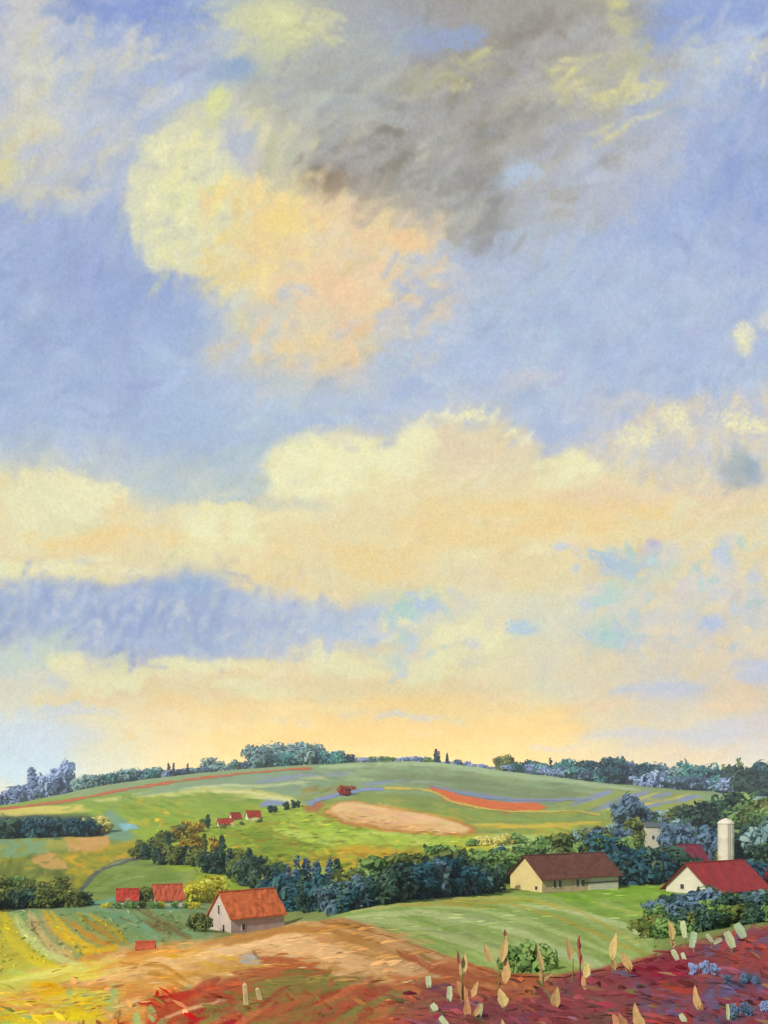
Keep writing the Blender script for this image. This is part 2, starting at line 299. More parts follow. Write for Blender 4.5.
    for p, w, c in (([(608, 692), (640, 688), (704, 686)], 10, (202, 208, 222)), ([(620, 696), (660, 694), (700, 692)], 8, (204, 208, 220)), ([(580, 738), (620, 733), (700, 736), (768, 730)], 9, (204, 206, 218)), ([(620, 744), (700, 742), (780, 738)], 9, (208, 206, 210)),
                    ([(732, 664), (780, 668)], 13, (196, 205, 226)), ([(736, 676), (780, 676)], 14, (200, 207, 224)), ([(718, 726), (780, 722)], 13, (204, 206, 220)), ([(580, 726), (620, 722), (650, 724)], 4, (240, 206, 160)), ([(700, 704), (760, 706)], 6, (240, 206, 170))):
        L(p, w, c, .75)
    H(R(560, 640, 768, 760), [(236, 213, 176), (216, 210, 200), (240, 208, 166), (224, 216, 196)], 110, 34, 8, -2, .3, 12)
    B(745, 695, 40, 16, (238, 208, 176), .5, .9); B(690, 755, 60, 14, (232, 210, 180), .6, .9)
    # ---- bottom left cool corner
    B(25, 755, 60, 34, (204, 219, 222), .75, .8); B(60, 735, 50, 16, (208, 216, 220), .6, .9); B(110, 762, 46, 14, (218, 220, 200), .6, .9)
    B(40, 700, 20, 22, (232, 222, 190), .6, .8); B(12, 700, 16, 20, (230, 222, 196), .6, .8); L([(42, 684), (56, 682), (72, 684)], 6, (206, 213, 222), .8); L([(98, 712), (110, 714), (124, 718)], 6, (212, 216, 222), .6)
    # broad horizontal glow just above the land, beyond the frame too
    H(R(-160, 800, 930, 860), [(226, 214, 180), (210, 212, 208)], 60, 120, 16, 0, .5, 3)
    # broken veils over the blues
    H([(400, 100), (640, 0), (690, 90), (640, 170), (560, 240), (440, 250)], [(166, 162, 156), (172, 170, 166), (182, 182, 182), (186, 182, 168)], 120, 60, 18, -32, .3, 22)
    H([(200, 300), (300, 290), (330, 380), (215, 380)], [(196, 204, 208), (222, 212, 184), (184, 198, 216)], 36, 30, 12, -30, .4, 40)
    H([(380, 320), (450, 300), (450, 380), (370, 380)], [(180, 196, 220), (196, 204, 214)], 40, 34, 14, -20, .5, 30)
    H([(395, 200), (450, 215), (450, 330), (400, 330)], [(206, 196, 184), (198, 200, 204), (226, 206, 180)], 40, 26, 12, -50, .35, 40)
    H([(255, 280), (330, 290), (320, 350), (250, 340)], [(206, 206, 200), (230, 214, 184), (214, 208, 196)], 36, 26, 11, -40, .35, 40)
    H(R(640, 60, 768, 330), [(168, 184, 216), (184, 196, 216), (156, 174, 216), (178, 190, 218)], 150, 44, 16, -50, .3, 40)
    H(R(440, 240, 768, 420), [(184, 199, 222), (176, 192, 220), (190, 202, 218), (168, 186, 218)], 200, 60, 18, -20, .28, 30)
    H([(60, 30), (240, 30), (225, 75), (150, 125), (120, 200), (60, 200)], [(186, 196, 212), (170, 184, 214), (200, 202, 202), (160, 176, 214)], 120, 50, 18, -45, .32, 30)
    H(R(0, 200, 150, 470), [(166, 182, 216), (176, 192, 218), (158, 176, 214)], 110, 60, 20, -80, .25, 16)
    H([(520, 120), (650, 100), (690, 170), (620, 240), (500, 250)], [(178, 184, 196), (190, 192, 194), (168, 182, 214), (186, 196, 212)], 70, 40, 14, -35, .4, 25)
    B(620, 195, 26, 30, (184, 188, 200), .55, .9, 20, rot=40); B(640, 165, 36, 14, (190, 194, 204), .5, .9, 20, rot=-20)
    H([(250, 70), (400, 50), (420, 110), (310, 150), (270, 130)], [(178, 182, 176), (166, 174, 184), (190, 190, 172), (172, 170, 162)], 60, 50, 9, -25, .4, 12)
    H([(255, 110), (310, 120), (320, 190), (250, 190)], [(206, 200, 172), (190, 188, 176), (218, 208, 170)], 40, 30, 9, -60, .45, 25)
    H([(60, 480), (520, 440), (600, 480), (560, 590), (100, 570)], [(238, 220, 180), (232, 222, 192), (240, 214, 168)], 160, 30, 10, -70, .25, 16)
    H([(100, 470), (270, 440), (260, 500), (150, 505)], [(186, 202, 206), (200, 208, 200), (178, 194, 212)], 60, 30, 10, -30, .35, 25)
    H([(560, 400), (768, 390), (768, 480), (600, 480)], [(206, 206, 206), (220, 212, 196), (190, 198, 216)], 90, 30, 11, -60, .35, 25)
    H([(540, 540), (768, 520), (768, 660), (560, 680), (380, 660), (380, 600)], [(232, 216, 182), (224, 214, 196), (210, 212, 206), (236, 214, 176)], 170, 28, 11, -30, .35, 40)
    # the pastel drags: every edge frays a little
    j = S.rng
    acc = 0
    for q in range(3):
        ox = noise(S.h, S.w, 22, 18, j, 3) * 6 + noise(S.h, S.w, 5, 5, j, 2) * 3.5 + j.normal(size=(S.h, S.w)) * .9
        oy = noise(S.h, S.w, 22, 18, j, 3) * 6 + noise(S.h, S.w, 5, 5, j, 2) * 3.5 + j.normal(size=(S.h, S.w)) * .9
        acc = acc + S.sample(S.X + ox, S.Y + oy)
    S.a = (acc / 3).astype(np.float32)
    m = S.a.mean(-1, keepdims=True); d = S.a[..., 2:3] - S.a[..., 0:1]
    S.a = S.a + (m - S.a) * (.06 * np.clip(d / 60, 0, 1) + .12 * np.clip(-d / 60, 0, 1))
    # last dabs on top, left crisp
    def fl(x, y): return -38 + 26 * math.sin(x * .013 + y * .009) + 20 * math.sin(y * .021)
    S.drag(-20, -20, 790, 420, 1500, 34, 8, fl, .40, 5, 10)
    S.drag(-20, 400, 790, 780, 1300, 30, 7, lambda x, y: -14 + 26 * math.sin(x * .02 + y * .015), .36, 4, 8)
    S.drag(-20, 560, 330, 670, 160, 24, 6, -62, .4, 6, 8)
    for x, y, r in ((156, 148, 20), (146, 176, 18), (139, 204, 15), (144, 232, 16), (161, 254, 18), (188, 258, 15), (176, 136, 16)):
        B(x, y, r, r, (225, 221, 190), .38, .45, 8, grain=.6)
        q0 = 110 + j.uniform(-20, 20)
        L([(x + (r - 2) * math.cos(math.radians(q)), y + (r - 2) * math.sin(math.radians(q))) for q in np.linspace(q0, q0 + 120, 6)], 5, (233, 230, 196), .28, True, 5, .8)
    H([(150, 140), (205, 128), (240, 190), (225, 255), (150, 255), (135, 200)], [(230, 227, 190), (214, 212, 190), (234, 229, 184), (204, 204, 192), (238, 226, 176)], 120, 22, 8, -50, .32, 50, cj=4, grain=.8)
    H([(205, 180), (300, 185), (330, 230), (290, 290), (200, 290), (200, 240)], [(242, 218, 156), (236, 218, 172), (240, 210, 160), (228, 216, 184)], 110, 26, 8, -50, .36, 40, grain=.8)
    H([(300, 205), (445, 222), (445, 315), (390, 360), (240, 350), (270, 300)], [(238, 208, 176), (230, 214, 186), (238, 206, 172), (218, 204, 188), (238, 220, 184)], 110, 26, 9, -40, .34, 50, grain=.8)
    B(345, 292, 28, 18, (240, 202, 170), .4, .9, 14); B(408, 240, 26, 15, (238, 200, 156), .5, .8, 12); B(285, 222, 26, 18, (243, 216, 150), .5, .8, 12); B(300, 345, 34, 14, (238, 208, 164), .5, .8, 12)
    H([(390, 255), (450, 240), (480, 330), (400, 380), (385, 320)], [(190, 198, 214), (208, 204, 198), (180, 194, 218)], 60, 26, 9, -20, .4, 40, grain=.8)
    for cx, cy, rx, ry in ((283, 468, 24, 22), (308, 455, 24, 18), (350, 462, 28, 16), (390, 460, 26, 16), (418, 440, 18, 14), (575, 467, 24, 14), (210, 525, 30, 18), (240, 530, 22, 20), (70, 500, 40, 20), (120, 680, 24, 10), (205, 666, 28, 9), (330, 662, 24, 11), (462, 636, 16, 9), (490, 645, 14, 9), (436, 660, 18, 9)):
        for t in range(5):
            x = cx + j.normal() * rx * .4; y = cy + j.normal() * ry * .4; B(x, y, rx * .42, ry * .45, (241, 236, 200), .34, .5, 8, grain=.7)
    for cx, cy, rx, ry in ((150, 540, 60, 10), (330, 560, 80, 18), (520, 520, 110, 14), (660, 505, 60, 12), (200, 705, 80, 12), (420, 705, 90, 10), (90, 545, 40, 12)):
        for t in range(7):
            x = cx + j.normal() * rx * .5; y = cy + j.normal() * ry * .5; B(x, y, rx * .35, ry * .6, (240, 210, 156), .24, .7, 10, grain=.7)
    pts = [(160 + 11 * math.cos(t / 6. * math.pi), 521 + 20 * math.sin(t / 6. * math.pi)) for t in range(1, 11)]
    L(pts, 6, (238, 231, 196), .22, True, 5, grain=.9)
    H([(395, 440), (430, 412), (480, 405), (530, 430), (530, 445), (480, 420), (430, 428)], [(238, 232, 196), (232, 224, 196)], 24, 18, 6, -10, .35, 30, grain=.8)
    H([(555, 60), (650, 55), (665, 110), (620, 155), (560, 110)], [(220, 210, 158), (212, 204, 164), (226, 216, 168)], 34, 30, 5, -14, .4, 16, grain=.9)
    H([(415, 60), (490, 50), (480, 92), (420, 100)], [(206, 198, 152), (190, 184, 160)], 14, 26, 5, -22, .35, 14, grain=.9)
    H([(715, 40), (768, 36), (768, 84), (720, 70)], [(222, 212, 184), (206, 208, 206)], 14, 18, 5, -50, .4, 40, grain=.8)
    H([(262, 4), (345, 10), (350, 50), (280, 40)], [(218, 216, 176), (206, 204, 170)], 20, 26, 6, 24, .4, 20, grain=.8)
    H([(690, 360), (768, 360), (768, 395), (690, 395)], [(186, 201, 224), (176, 192, 220)], 24, 22, 6, -75, .4, 16, grain=.8)
    H([(60, 590), (340, 600), (330, 650), (60, 650)], [(190, 202, 218), (176, 190, 216), (160, 176, 212), (196, 208, 214)], 90, 24, 6, -58, .35, 20, grain=.7)
    H([(380, 590), (470, 590), (450, 680), (370, 680)], [(184, 214, 208), (190, 206, 224), (236, 226, 188)], 34, 18, 7, -30, .4, 50, grain=.7)
    H([(560, 545), (768, 540), (768, 650), (590, 660)], [(190, 206, 222), (186, 214, 206), (234, 216, 182), (214, 208, 206)], 80, 18, 8, -20, .42, 50, grain=.7)
    L([(372, 718), (395, 713), (430, 720)], 4, (206, 212, 220), .45); L([(608, 692), (640, 688), (704, 686)], 9, (202, 208, 220), .5, warp=4); L([(736, 676), (780, 676)], 12, (200, 207, 222), .5, warp=4); L([(580, 738), (620, 733), (700, 736), (768, 730)], 7, (204, 207, 214), .5, warp=4)
    B(744, 340, 13, 18, (218, 217, 204), .75, .6, 8); B(765, 320, 10, 10, (214, 214, 208), .6, .7, 8)
    for cx, cy, rx, ry in ((60, 662, 26, 12), (110, 676, 30, 10), (170, 664, 30, 9), (240, 668, 34, 9), (330, 658, 24, 12), (370, 668, 22, 10), (440, 636, 14, 12), (470, 628, 14, 9), (492, 640, 13, 10), (450, 656, 24, 8), (420, 672, 30, 8), (250, 690, 60, 10)):
        for t in range(6):
            x = cx + j.normal() * rx * .45; y = cy + j.normal() * ry * .45; B(x, y, rx * .45, ry * .6, (238, 230, 190), .36, .5, 8, grain=.7)
    H([(0, 588), (230, 584), (360, 612), (330, 655), (0, 650)], [(206, 210, 212), (196, 206, 220), (188, 198, 220), (178, 192, 218)], 120, 26, 7, -55, .3, 25, grain=.7)
    H([(310, 150), (420, 80), (600, 20), (640, 60), (560, 160), (480, 235), (420, 225)], [(176, 174, 170), (184, 184, 182), (166, 166, 168), (190, 186, 172)], 120, 40, 10, -34, .32, 20, grain=.6)
    H([(600, 410), (768, 395), (768, 480), (620, 480)], [(228, 214, 188), (222, 208, 196), (232, 218, 184), (206, 204, 208)], 110, 26, 9, -70, .38, 25, grain=.6)
    B(738, 466, 20, 18, (168, 180, 182), .6, .8, 10); B(750, 470, 10, 14, (148, 168, 186), .5, .8, 8)
    H([(0, 30), (120, 20), (200, 60), (140, 120), (90, 210), (0, 200)], [(208, 208, 200), (196, 202, 208), (214, 210, 186), (184, 194, 214)], 90, 34, 11, -45, .3, 30, grain=.6)
    bl = S.a.copy()
    for sx, sy in ((2, 0), (-2, 0), (0, 2), (0, -2), (1, 1), (-1, -1), (1, -1), (-1, 1), (3, 2), (-3, -2), (2, -3), (-2, 3)): bl += np.roll(S.a, (sy, sx), (0, 1))
    S.a = S.a * .3 + bl / 13 * .7
    for cx, cy, rx, ry in ((285, 468, 20, 20), (310, 452, 22, 14), (345, 458, 24, 14), (385, 456, 22, 15), (425, 438, 18, 12), (470, 414, 34, 7), (575, 462, 24, 12), (205, 516, 22, 12), (240, 524, 18, 20), (205, 545, 24, 12), (60, 486, 34, 14), (30, 510, 22, 20), (100, 500, 20, 12), (60, 566, 50, 9), (125, 570, 30, 8),
                           (445, 634, 12, 8), (470, 627, 12, 7), (490, 640, 10, 8), (120, 682, 26, 6), (210, 663, 34, 5), (325, 657, 18, 8), (640, 432, 18, 22), (676, 424, 20, 24), (720, 424, 26, 14), (755, 424, 26, 16), (745, 340, 16, 18), (182, 214, 16, 14), (150, 200, 10, 30), (165, 150, 16, 16)):
        for t in range(4):
            x = cx + j.normal() * rx * .35; y = cy + j.normal() * ry * .35; B(x, y, rx * .55, ry * .6, (241, 234, 196), .20, .7, 11, grain=.7)
    for cx, cy, rx, ry, c in ((610, 560, 20, 8, (178, 202, 218)), (610, 600, 20, 7, (186, 216, 204)), (400, 610, 20, 10, (178, 214, 206)), (430, 604, 22, 7, (186, 204, 224)), (522, 624, 18, 8, (184, 208, 222)), (612, 634, 16, 11, (180, 212, 206)), (724, 555, 12, 10, (196, 206, 224)), (712, 620, 18, 7, (186, 200, 226)),
                              (330, 632, 40, 8, (184, 200, 222)), (755, 575, 12, 10, (206, 212, 220)), (150, 640, 40, 8, (176, 190, 218)), (60, 712, 30, 8, (208, 216, 222)), (240, 502, 30, 6, (192, 206, 206)), (560, 745, 40, 4, (214, 212, 206)), (450, 40, 40, 14, (152, 168, 200)), (400, 120, 30, 12, (176, 178, 176)), (520, 175, 18, 16, (180, 196, 216))):
        for t in range(4):
            x = cx + j.normal() * rx * .35; y = cy + j.normal() * ry * .35; B(x, y, rx * .6, ry * .6, c, .34, .6, 12, grain=.9)
    mm = S.a.mean(-1, keepdims=True); wm = np.clip((S.a[..., :1] - S.a[..., 2:3]) / 50, 0, 1)
    S.a = S.a + (S.a - mm) * .12 * wm + wm * np.array([-1, 2.5, -3], np.float32)
    side = np.clip((S.X - 60) / 160, 0, 1) * (1 - .55 * np.clip((S.X - 560) / 120, 0, 1))
    t = np.clip((S.Y - 690) / 80, 0, 1)
    S.a = S.a * (1 + (t * side)[..., None] * np.array([.27, .17, -.02], np.float32) + (t * (1 - side))[..., None] * np.array([.12, .14, .16], np.float32))
    # chalk: fine woven tooth
    n1 = noise(S.h, S.w, 3, 5, S.rng, 2, .8); n2 = noise(S.h, S.w, 1.3, 1.3, S.rng, 1); n3 = noise(S.h, S.w, 60, 30, S.rng, 4)
    S.a = S.a + (n1 * 3.2 + n2 * 2.6 + n3 * 3.5)[..., None] * np.array([1, 1, .9], np.float32)
    return S
# ------------------------------------------------------------------ crop and soil colours
CREST = [(-200, 985), (0, 976), (60, 962), (100, 952), (150, 947), (200, 942), (250, 935), (300, 924), (340, 918), (370, 925), (400, 938), (450, 957), (500, 974), (560, 976), (620, 966), (660, 955), (700, 942), (768, 926), (970, 905)]
def paint_land():
    S = Canvas(-170, 740, 1108, 470, 5)
    H = S.hatch; P = S.poly; L = S.line; B = S.blob
    R = lambda x0, y0, x1, y1: [(x0, y0), (x1, y0), (x1, y1), (x0, y1)]
    S.a[:] = (132, 146, 78)
    # far ridge fields
    S.a[:60] = (142, 164, 112)
    P([(-170, 806), (83, 797), (200, 787), (260, 790), (300, 800), (300, 815), (210, 826), (130, 832), (-170, 840)], (136, 160, 66), 3, 2)
    P([(-170, 812), (0, 808), (83, 805), (84, 811), (40, 817), (0, 819), (-170, 822)], (208, 198, 112), 1.5, 1)
    P([(93, 800), (150, 792), (205, 786), (250, 787), (290, 796), (300, 801), (240, 797), (200, 795), (150, 797), (100, 802)], (196, 200, 118), 1.5, 1)
    P([(235, 775), (310, 768), (345, 769), (345, 786), (300, 796), (250, 788), (205, 787), (120, 799), (180, 785)], (138, 162, 124), 2, 1)
    L([(180, 789), (230, 785), (262, 786), (310, 782)], 3, (196, 206, 146), .7)
    P([(310, 766), (400, 762), (512, 774), (600, 785), (700, 795), (768, 800), (940, 810), (940, 835), (620, 830), (512, 812), (440, 788), (380, 783), (330, 780)], (140, 164, 112), 2, 1)
    L([(330, 768), (400, 764), (450, 768), (520, 777), (600, 788)], 5, (164, 186, 134), .8)
    P([(400, 772), (512, 784), (600, 796), (600, 812), (520, 800), (440, 786), (370, 779)], (128, 144, 98), 3, 2, .8)
    for p, w, c in (([(255, 782), (310, 775), (360, 773)], 5, (142, 152, 178)), ([(360, 784), (400, 781), (440, 783)], 4, (140, 154, 178)), ([(300, 778), (330, 778)], 3, (190, 194, 130)),
                    ([(260, 806), (275, 801), (295, 806), (310, 802)], 9, (140, 152, 178)), ([(252, 798), (280, 799), (304, 804)], 4, (214, 214, 158)),
                    ([(430, 786), (460, 793), (512, 800), (560, 801)], 4.5, (136, 146, 168)), ([(512, 799), (560, 800), (600, 798)], 3, (140, 150, 174)), ([(260, 812), (290, 806), (310, 803)], 2.5, (196, 204, 124))):
        L(p, w, c, .85)
    # striped lavender and green strips, upper right
    P([(585, 792), (620, 788), (700, 792), (700, 815), (600, 830), (560, 818)], (150, 164, 88), 4, 2, .9)
    for i, (a, b) in enumerate((((590, 812), (650, 791)), ((612, 811), (672, 793)), ((640, 808), (700, 796)), ((572, 806), (612, 792)))):
        L([a, ((a[0] + b[0]) / 2, (a[1] + b[1]) / 2 - 1.5), b], 6, (142, 154, 182), .9)
    L([(600, 812), (660, 792)], 2.5, (204, 196, 96), .8); L([(632, 808), (690, 794)], 3, (198, 190, 100), .8)
    L([(700, 806), (740, 798), (800, 792)], 5, (160, 194, 174), .8); P([(736, 796), (800, 794), (940, 796), (940, 806), (800, 804), (745, 803)], (166, 206, 208), 2, 2, .9)
    P([(512, 812), (600, 815), (640, 812), (640, 850), (512, 850)], (146, 156, 76), 5, 3, .8)
    H([(512, 808), (640, 812), (640, 835), (512, 840)], [(160, 170, 90), (176, 160, 60), (128, 150, 74)], 40, 26, 3, 4, .5, 8)
    # green shoulder with flecks
    H([(84, 808), (200, 790), (260, 792), (256, 815), (130, 830)], [(126, 152, 54), (152, 172, 84), (138, 156, 60), (170, 168, 60)], 90, 26, 3.5, 14, .5, 14)
    H([(138, 800), (165, 805), (175, 822), (215, 822), (225, 828), (150, 830), (140, 815)], [(196, 168, 40), (204, 184, 60), (150, 140, 40)], 46, 8, 3, -20, .7, 40)
    P([(104, 812), (112, 810), (128, 820), (140, 834), (130, 842), (104, 838), (98, 830)], (126, 156, 128), 2, 1.5)
    P([(118, 824), (136, 825), (138, 829), (124, 831)], (142, 190, 190), 1, .8)
    # left: dark ground under the hedge, teal field, peach patches, olive
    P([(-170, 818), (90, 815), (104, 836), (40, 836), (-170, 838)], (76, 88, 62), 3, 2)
    P([(-170, 838), (30, 835), (60, 836), (50, 853), (20, 860), (-170, 866)], (134, 160, 118), 2, 2)
    P([(-170, 866), (20, 858), (52, 854), (110, 850), (130, 842), (156, 846), (165, 855), (120, 862), (90, 878), (75, 894), (-170, 900)], (142, 142, 56), 3, 2)
    H([(-20, 868), (60, 862), (80, 880), (70, 892), (-20, 892)], [(112, 124, 54), (128, 132, 62), (96, 108, 52)], 90, 16, 5, -60, .6, 20)
    P([(64, 838), (108, 836), (110, 845), (96, 852), (68, 852)], (202, 164, 104), 1.6, 2); P([(46, 840), (66, 840), (68, 850), (46, 850)], (164, 164, 88), 2, 1)
    P([(32, 858), (50, 853), (66, 862), (68, 868), (50, 870), (34, 864)], (196, 162, 100), 1.6, 2)
    H([(66, 854), (110, 846), (140, 842), (150, 852), (100, 868), (76, 884), (66, 870)], [(192, 168, 44), (176, 158, 50), (150, 150, 54), (204, 164, 50)], 90, 10, 3, 4, .6, 22)
    # domed green hill with its dark lane
    P([(80, 894), (90, 880), (108, 867), (140, 859), (170, 856), (185, 862), (200, 872), (190, 884), (160, 890), (120, 893), (80, 896)], (126, 146, 76), 2, 1)
    H([(84, 892), (108, 868), (165, 858), (190, 876), (160, 890)], [(116, 138, 66), (138, 156, 92), (126, 144, 72)], 60, 26, 3.5, -8, .5, 12)
    L([(76, 896), (82, 888), (92, 876), (106, 866), (128, 860), (150, 857), (168, 853)], 3.4, (96, 104, 92), .85, False); L([(96, 871), (112, 864), (130, 860)], 1.5, (170, 170, 130), .7)
    P([(192, 867), (212, 866), (236, 878), (252, 890), (232, 892), (206, 880)], (160, 182, 136), 2, 1.5)
    P([(180, 884), (205, 876), (222, 892), (214, 905), (184, 900)], (178, 168, 60), 3, 2); L([(172, 898), (184, 901), (196, 904)], 4, (216, 168, 44), .9)
    P([(-170, 900), (80, 900), (120, 902), (120, 908), (80, 909), (-170, 910)], (70, 92, 82), 2, 1, .9)
    # middle left slopes
    P([(-170, 908), (100, 905), (190, 900), (214, 905), (214, 940), (120, 950), (40, 968), (-170, 990)], (136, 158, 106), 3, 2)
    H([(60, 904), (190, 902), (210, 935), (120, 946), (90, 920)], [(122, 160, 124), (140, 164, 112), (112, 134, 80), (150, 168, 126)], 70, 34, 4, 14, .5, 12)
    H([(140, 908), (180, 920), (190, 938), (150, 930), (110, 915)], [(120, 96, 58), (132, 122, 74), (104, 112, 66)], 22, 26, 3, 24, .6, 10)
    P([(-170, 905), (6, 908), (20, 935), (44, 958), (62, 966), (20, 974), (-170, 980)], (186, 178, 76), 3, 2)
    for p, w, c in (([(2, 912), (10, 932), (26, 954), (60, 968)], 7, (200, 184, 52)), ([(8, 908), (20, 930), (44, 956), (70, 966)], 7, (184, 186, 100)), ([(16, 914), (24, 930), (46, 954), (72, 962)], 9, (192, 196, 128)),
                    ([(28, 912), (34, 930), (54, 952), (76, 962)], 8, (196, 178, 126)), ([(40, 914), (52, 934), (72, 954)], 6, (178, 160, 108)), ([(42, 910), (58, 932), (80, 950), (100, 956)], 7, (204, 168, 50)),
                    ([(62, 918), (84, 932), (104, 944), (116, 946)], 7, (188, 144, 62)), ([(60, 930), (80, 950), (104, 952), (118, 944)], 5, (214, 182, 52)), ([(74, 912), (100, 930), (122, 944)], 6, (150, 142, 66)), ([(90, 914), (116, 932), (130, 944)], 5, (182, 160, 56)),
                    ([(30, 918), (34, 932), (50, 950)], 1.6, (110, 96, 64)), ([(60, 908), (120, 900), (180, 910)], 5, (116, 162, 134)), ([(70, 964), (84, 958)], 5, (128, 156, 118))):
        L(p, w, c, .8, warp=2)
    # middle: big light green field, olive centre, orange ochre
    P([(130, 830), (215, 826), (300, 802), (335, 803), (330, 815), (350, 828), (420, 836), (512, 838), (560, 850), (560, 870), (250, 900), (150, 860)], (150, 170, 66), 4, 2)
    H([(256, 822), (320, 812), (345, 827), (470, 836), (480, 845), (420, 852), (340, 846), (280, 838)], [(170, 190, 78), (178, 196, 96), (156, 178, 66)], 120, 30, 4, 6, .5, 8)
    P([(205, 832), (256, 824), (310, 830), (330, 845), (310, 858), (250, 858)], (126, 146, 48), 6, 4, .8)
    H([(215, 830), (310, 832), (330, 860), (260, 870)], [(112, 134, 42), (138, 156, 56), (130, 130, 40)], 60, 26, 4, 8, .45, 12)
    P([(330, 850), (360, 845), (420, 856), (440, 866), (400, 878), (345, 872)], (196, 160, 50), 4, 3, .85)
    H([(270, 858), (340, 846), (450, 852), (440, 866), (380, 876), (340, 876)], [(198, 170, 54), (170, 170, 60), (186, 140, 44), (204, 180, 60)], 80, 14, 3.5, 6, .6, 20)
    H([(440, 836), (512, 832), (600, 822), (600, 840), (520, 852), (440, 850)], [(190, 176, 60), (206, 184, 66), (164, 176, 76)], 60, 22, 3.5, -2, .6, 10)
    P([(484, 838), (505, 833), (540, 836), (530, 848), (498, 850)], (178, 198, 128), 3, 3, .9)
    L([(490, 828), (530, 826), (570, 828)], 3, (216, 184, 60), .8); L([(470, 826), (512, 824), (570, 825)], 3, (140, 158, 90), .7)
    # tan field with rust lip
    P([(322, 812), (336, 803), (360, 801), (400, 808), (440, 815), (474, 826), (476, 833), (440, 836), (390, 832), (345, 825)], (186, 130, 66), 2, 2)
    P([(327, 811), (338, 804), (362, 803), (400, 810), (440, 818), (470, 828), (466, 832), (440, 833), (390, 829), (346, 821)], (228, 198, 146), 2.5, 2)
    H([(345, 806), (400, 812), (462, 829), (390, 828), (345, 818)], [(226, 190, 136), (214, 172, 114), (228, 184, 150)], 50, 30, 3.5, 12, .6, 6)
    P([(355, 790), (430, 796), (470, 806), (560, 815), (560, 825), (474, 824), (440, 813), (400, 806), (352, 800)], (136, 152, 78), 2, 1.5, .9)
    L([(372, 803), (420, 811), (470, 822)], 2.5, (186, 164, 66), .7)
    # surroundings of the lane by the red bush
    P([(302, 806), (318, 800), (326, 803), (318, 812), (306, 812)], (168, 110, 72), 3, 2, .8)
    H([(300, 790), (345, 782), (350, 792), (318, 800)], [(140, 130, 60), (150, 158, 70), (168, 136, 60)], 26, 10, 3, -14, .6)
    P([(428, 787), (436, 787), (462, 796), (500, 802), (540, 804), (547, 808), (530, 811), (490, 810), (462, 806), (444, 799)], (214, 98, 48), 1.2, 1)
    # right green field (main)
    gf = [(326, 919), (360, 908), (400, 899), (440, 895), (512, 893), (545, 894), (620, 887), (668, 880), (680, 900), (670, 925), (655, 935), (655, 958), (620, 968), (560, 978), (500, 976), (450, 958), (400, 940), (350, 926)]
    P(gf, (142, 168, 84), 2, 1)
    P([(560, 892), (620, 887), (668, 881), (680, 905), (660, 935), (620, 925), (575, 905)], (126, 160, 56), 5, 3, .9)
    def arc(x, y): return 4 + (x - 330) * .09 + (y - 900) * .12
    H(gf, [(150, 172, 92), (168, 184, 108), (140, 166, 80), (176, 190, 120)], 260, 60, 4.5, arc, .45, 5)
    H([(545, 894), (668, 881), (675, 920), (640, 930)], [(118, 154, 48), (132, 164, 60), (122, 152, 60)], 60, 36, 5, 14, .5, 12)
    for p, w, c in (([(345, 918), (420, 912), (500, 925), (560, 950), (600, 972)], 8, (190, 202, 136)), ([(400, 904), (470, 908), (540, 925), (600, 950), (640, 962)], 5, (184, 198, 124)), ([(500, 905), (560, 908), (620, 925), (650, 940)], 6, (196, 210, 146)),
                    ([(430, 900), (510, 904), (560, 918), (620, 945), (650, 955)], 3, (184, 160, 60)), ([(460, 898), (530, 900), (580, 912), (640, 945)], 2.6, (190, 170, 66)), ([(340, 921), (400, 922), (470, 945), (520, 970)], 7, (182, 192, 126)),
                    ([(512, 945), (570, 955), (610, 968)], 8, (178, 196, 140)), ([(600, 905), (640, 915), (655, 925)], 3, (180, 190, 90)), ([(350, 912), (440, 900), (530, 897)], 3, (196, 190, 110)), ([(400, 905), (440, 903), (490, 908)], 4, (180, 160, 70)),
                    ([(420, 930), (470, 935), (520, 960)], 4, (150, 164, 104)), ([(450, 912), (530, 930), (580, 955)], 4, (156, 176, 106))):
        L(p, w, c, .62, warp=2)
    # ---- foreground bank: tan, rust, ochre
    c = CREST
    near = [(x, y) for x, y in c] + [(970, 1210), (-170, 1210)]
    P(near, (196, 140, 84), 1.5, 1.5)
    left = [p for p in c if p[0] <= 450] + [(440, 1000), (380, 1030), (-170, 1030)]
    def flow(x, y): return -14 + (x - 120) * .085 + (y - 960) * .06
    H(left, [(206, 160, 92), (196, 146, 78), (214, 172, 110), (188, 130, 62), (220, 184, 128)], 330, 60, 7, flow, .55, 8)
    P([(-170, 986), (0, 977), (60, 963), (130, 960), (140, 980), (60, 985), (0, 1000), (-170, 1010)], (200, 186, 98), 6, 4, .8)
    H([(-170, 990), (60, 966), (110, 985), (110, 1060), (-170, 1060)], [(196, 196, 96), (206, 186, 84), (190, 204, 112), (212, 180, 60), (204, 168, 92)], 150, 40, 8, -4, .6, 12)
    B(48, 990, 20, 9, (216, 172, 40), .9, .5, 3, 14); H([(0, 1010), (110, 1010), (110, 1060), (0, 1060)], [(214, 194, 40), (208, 180, 60), (180, 190, 90)], 30, 36, 7, -3, .7, 8)
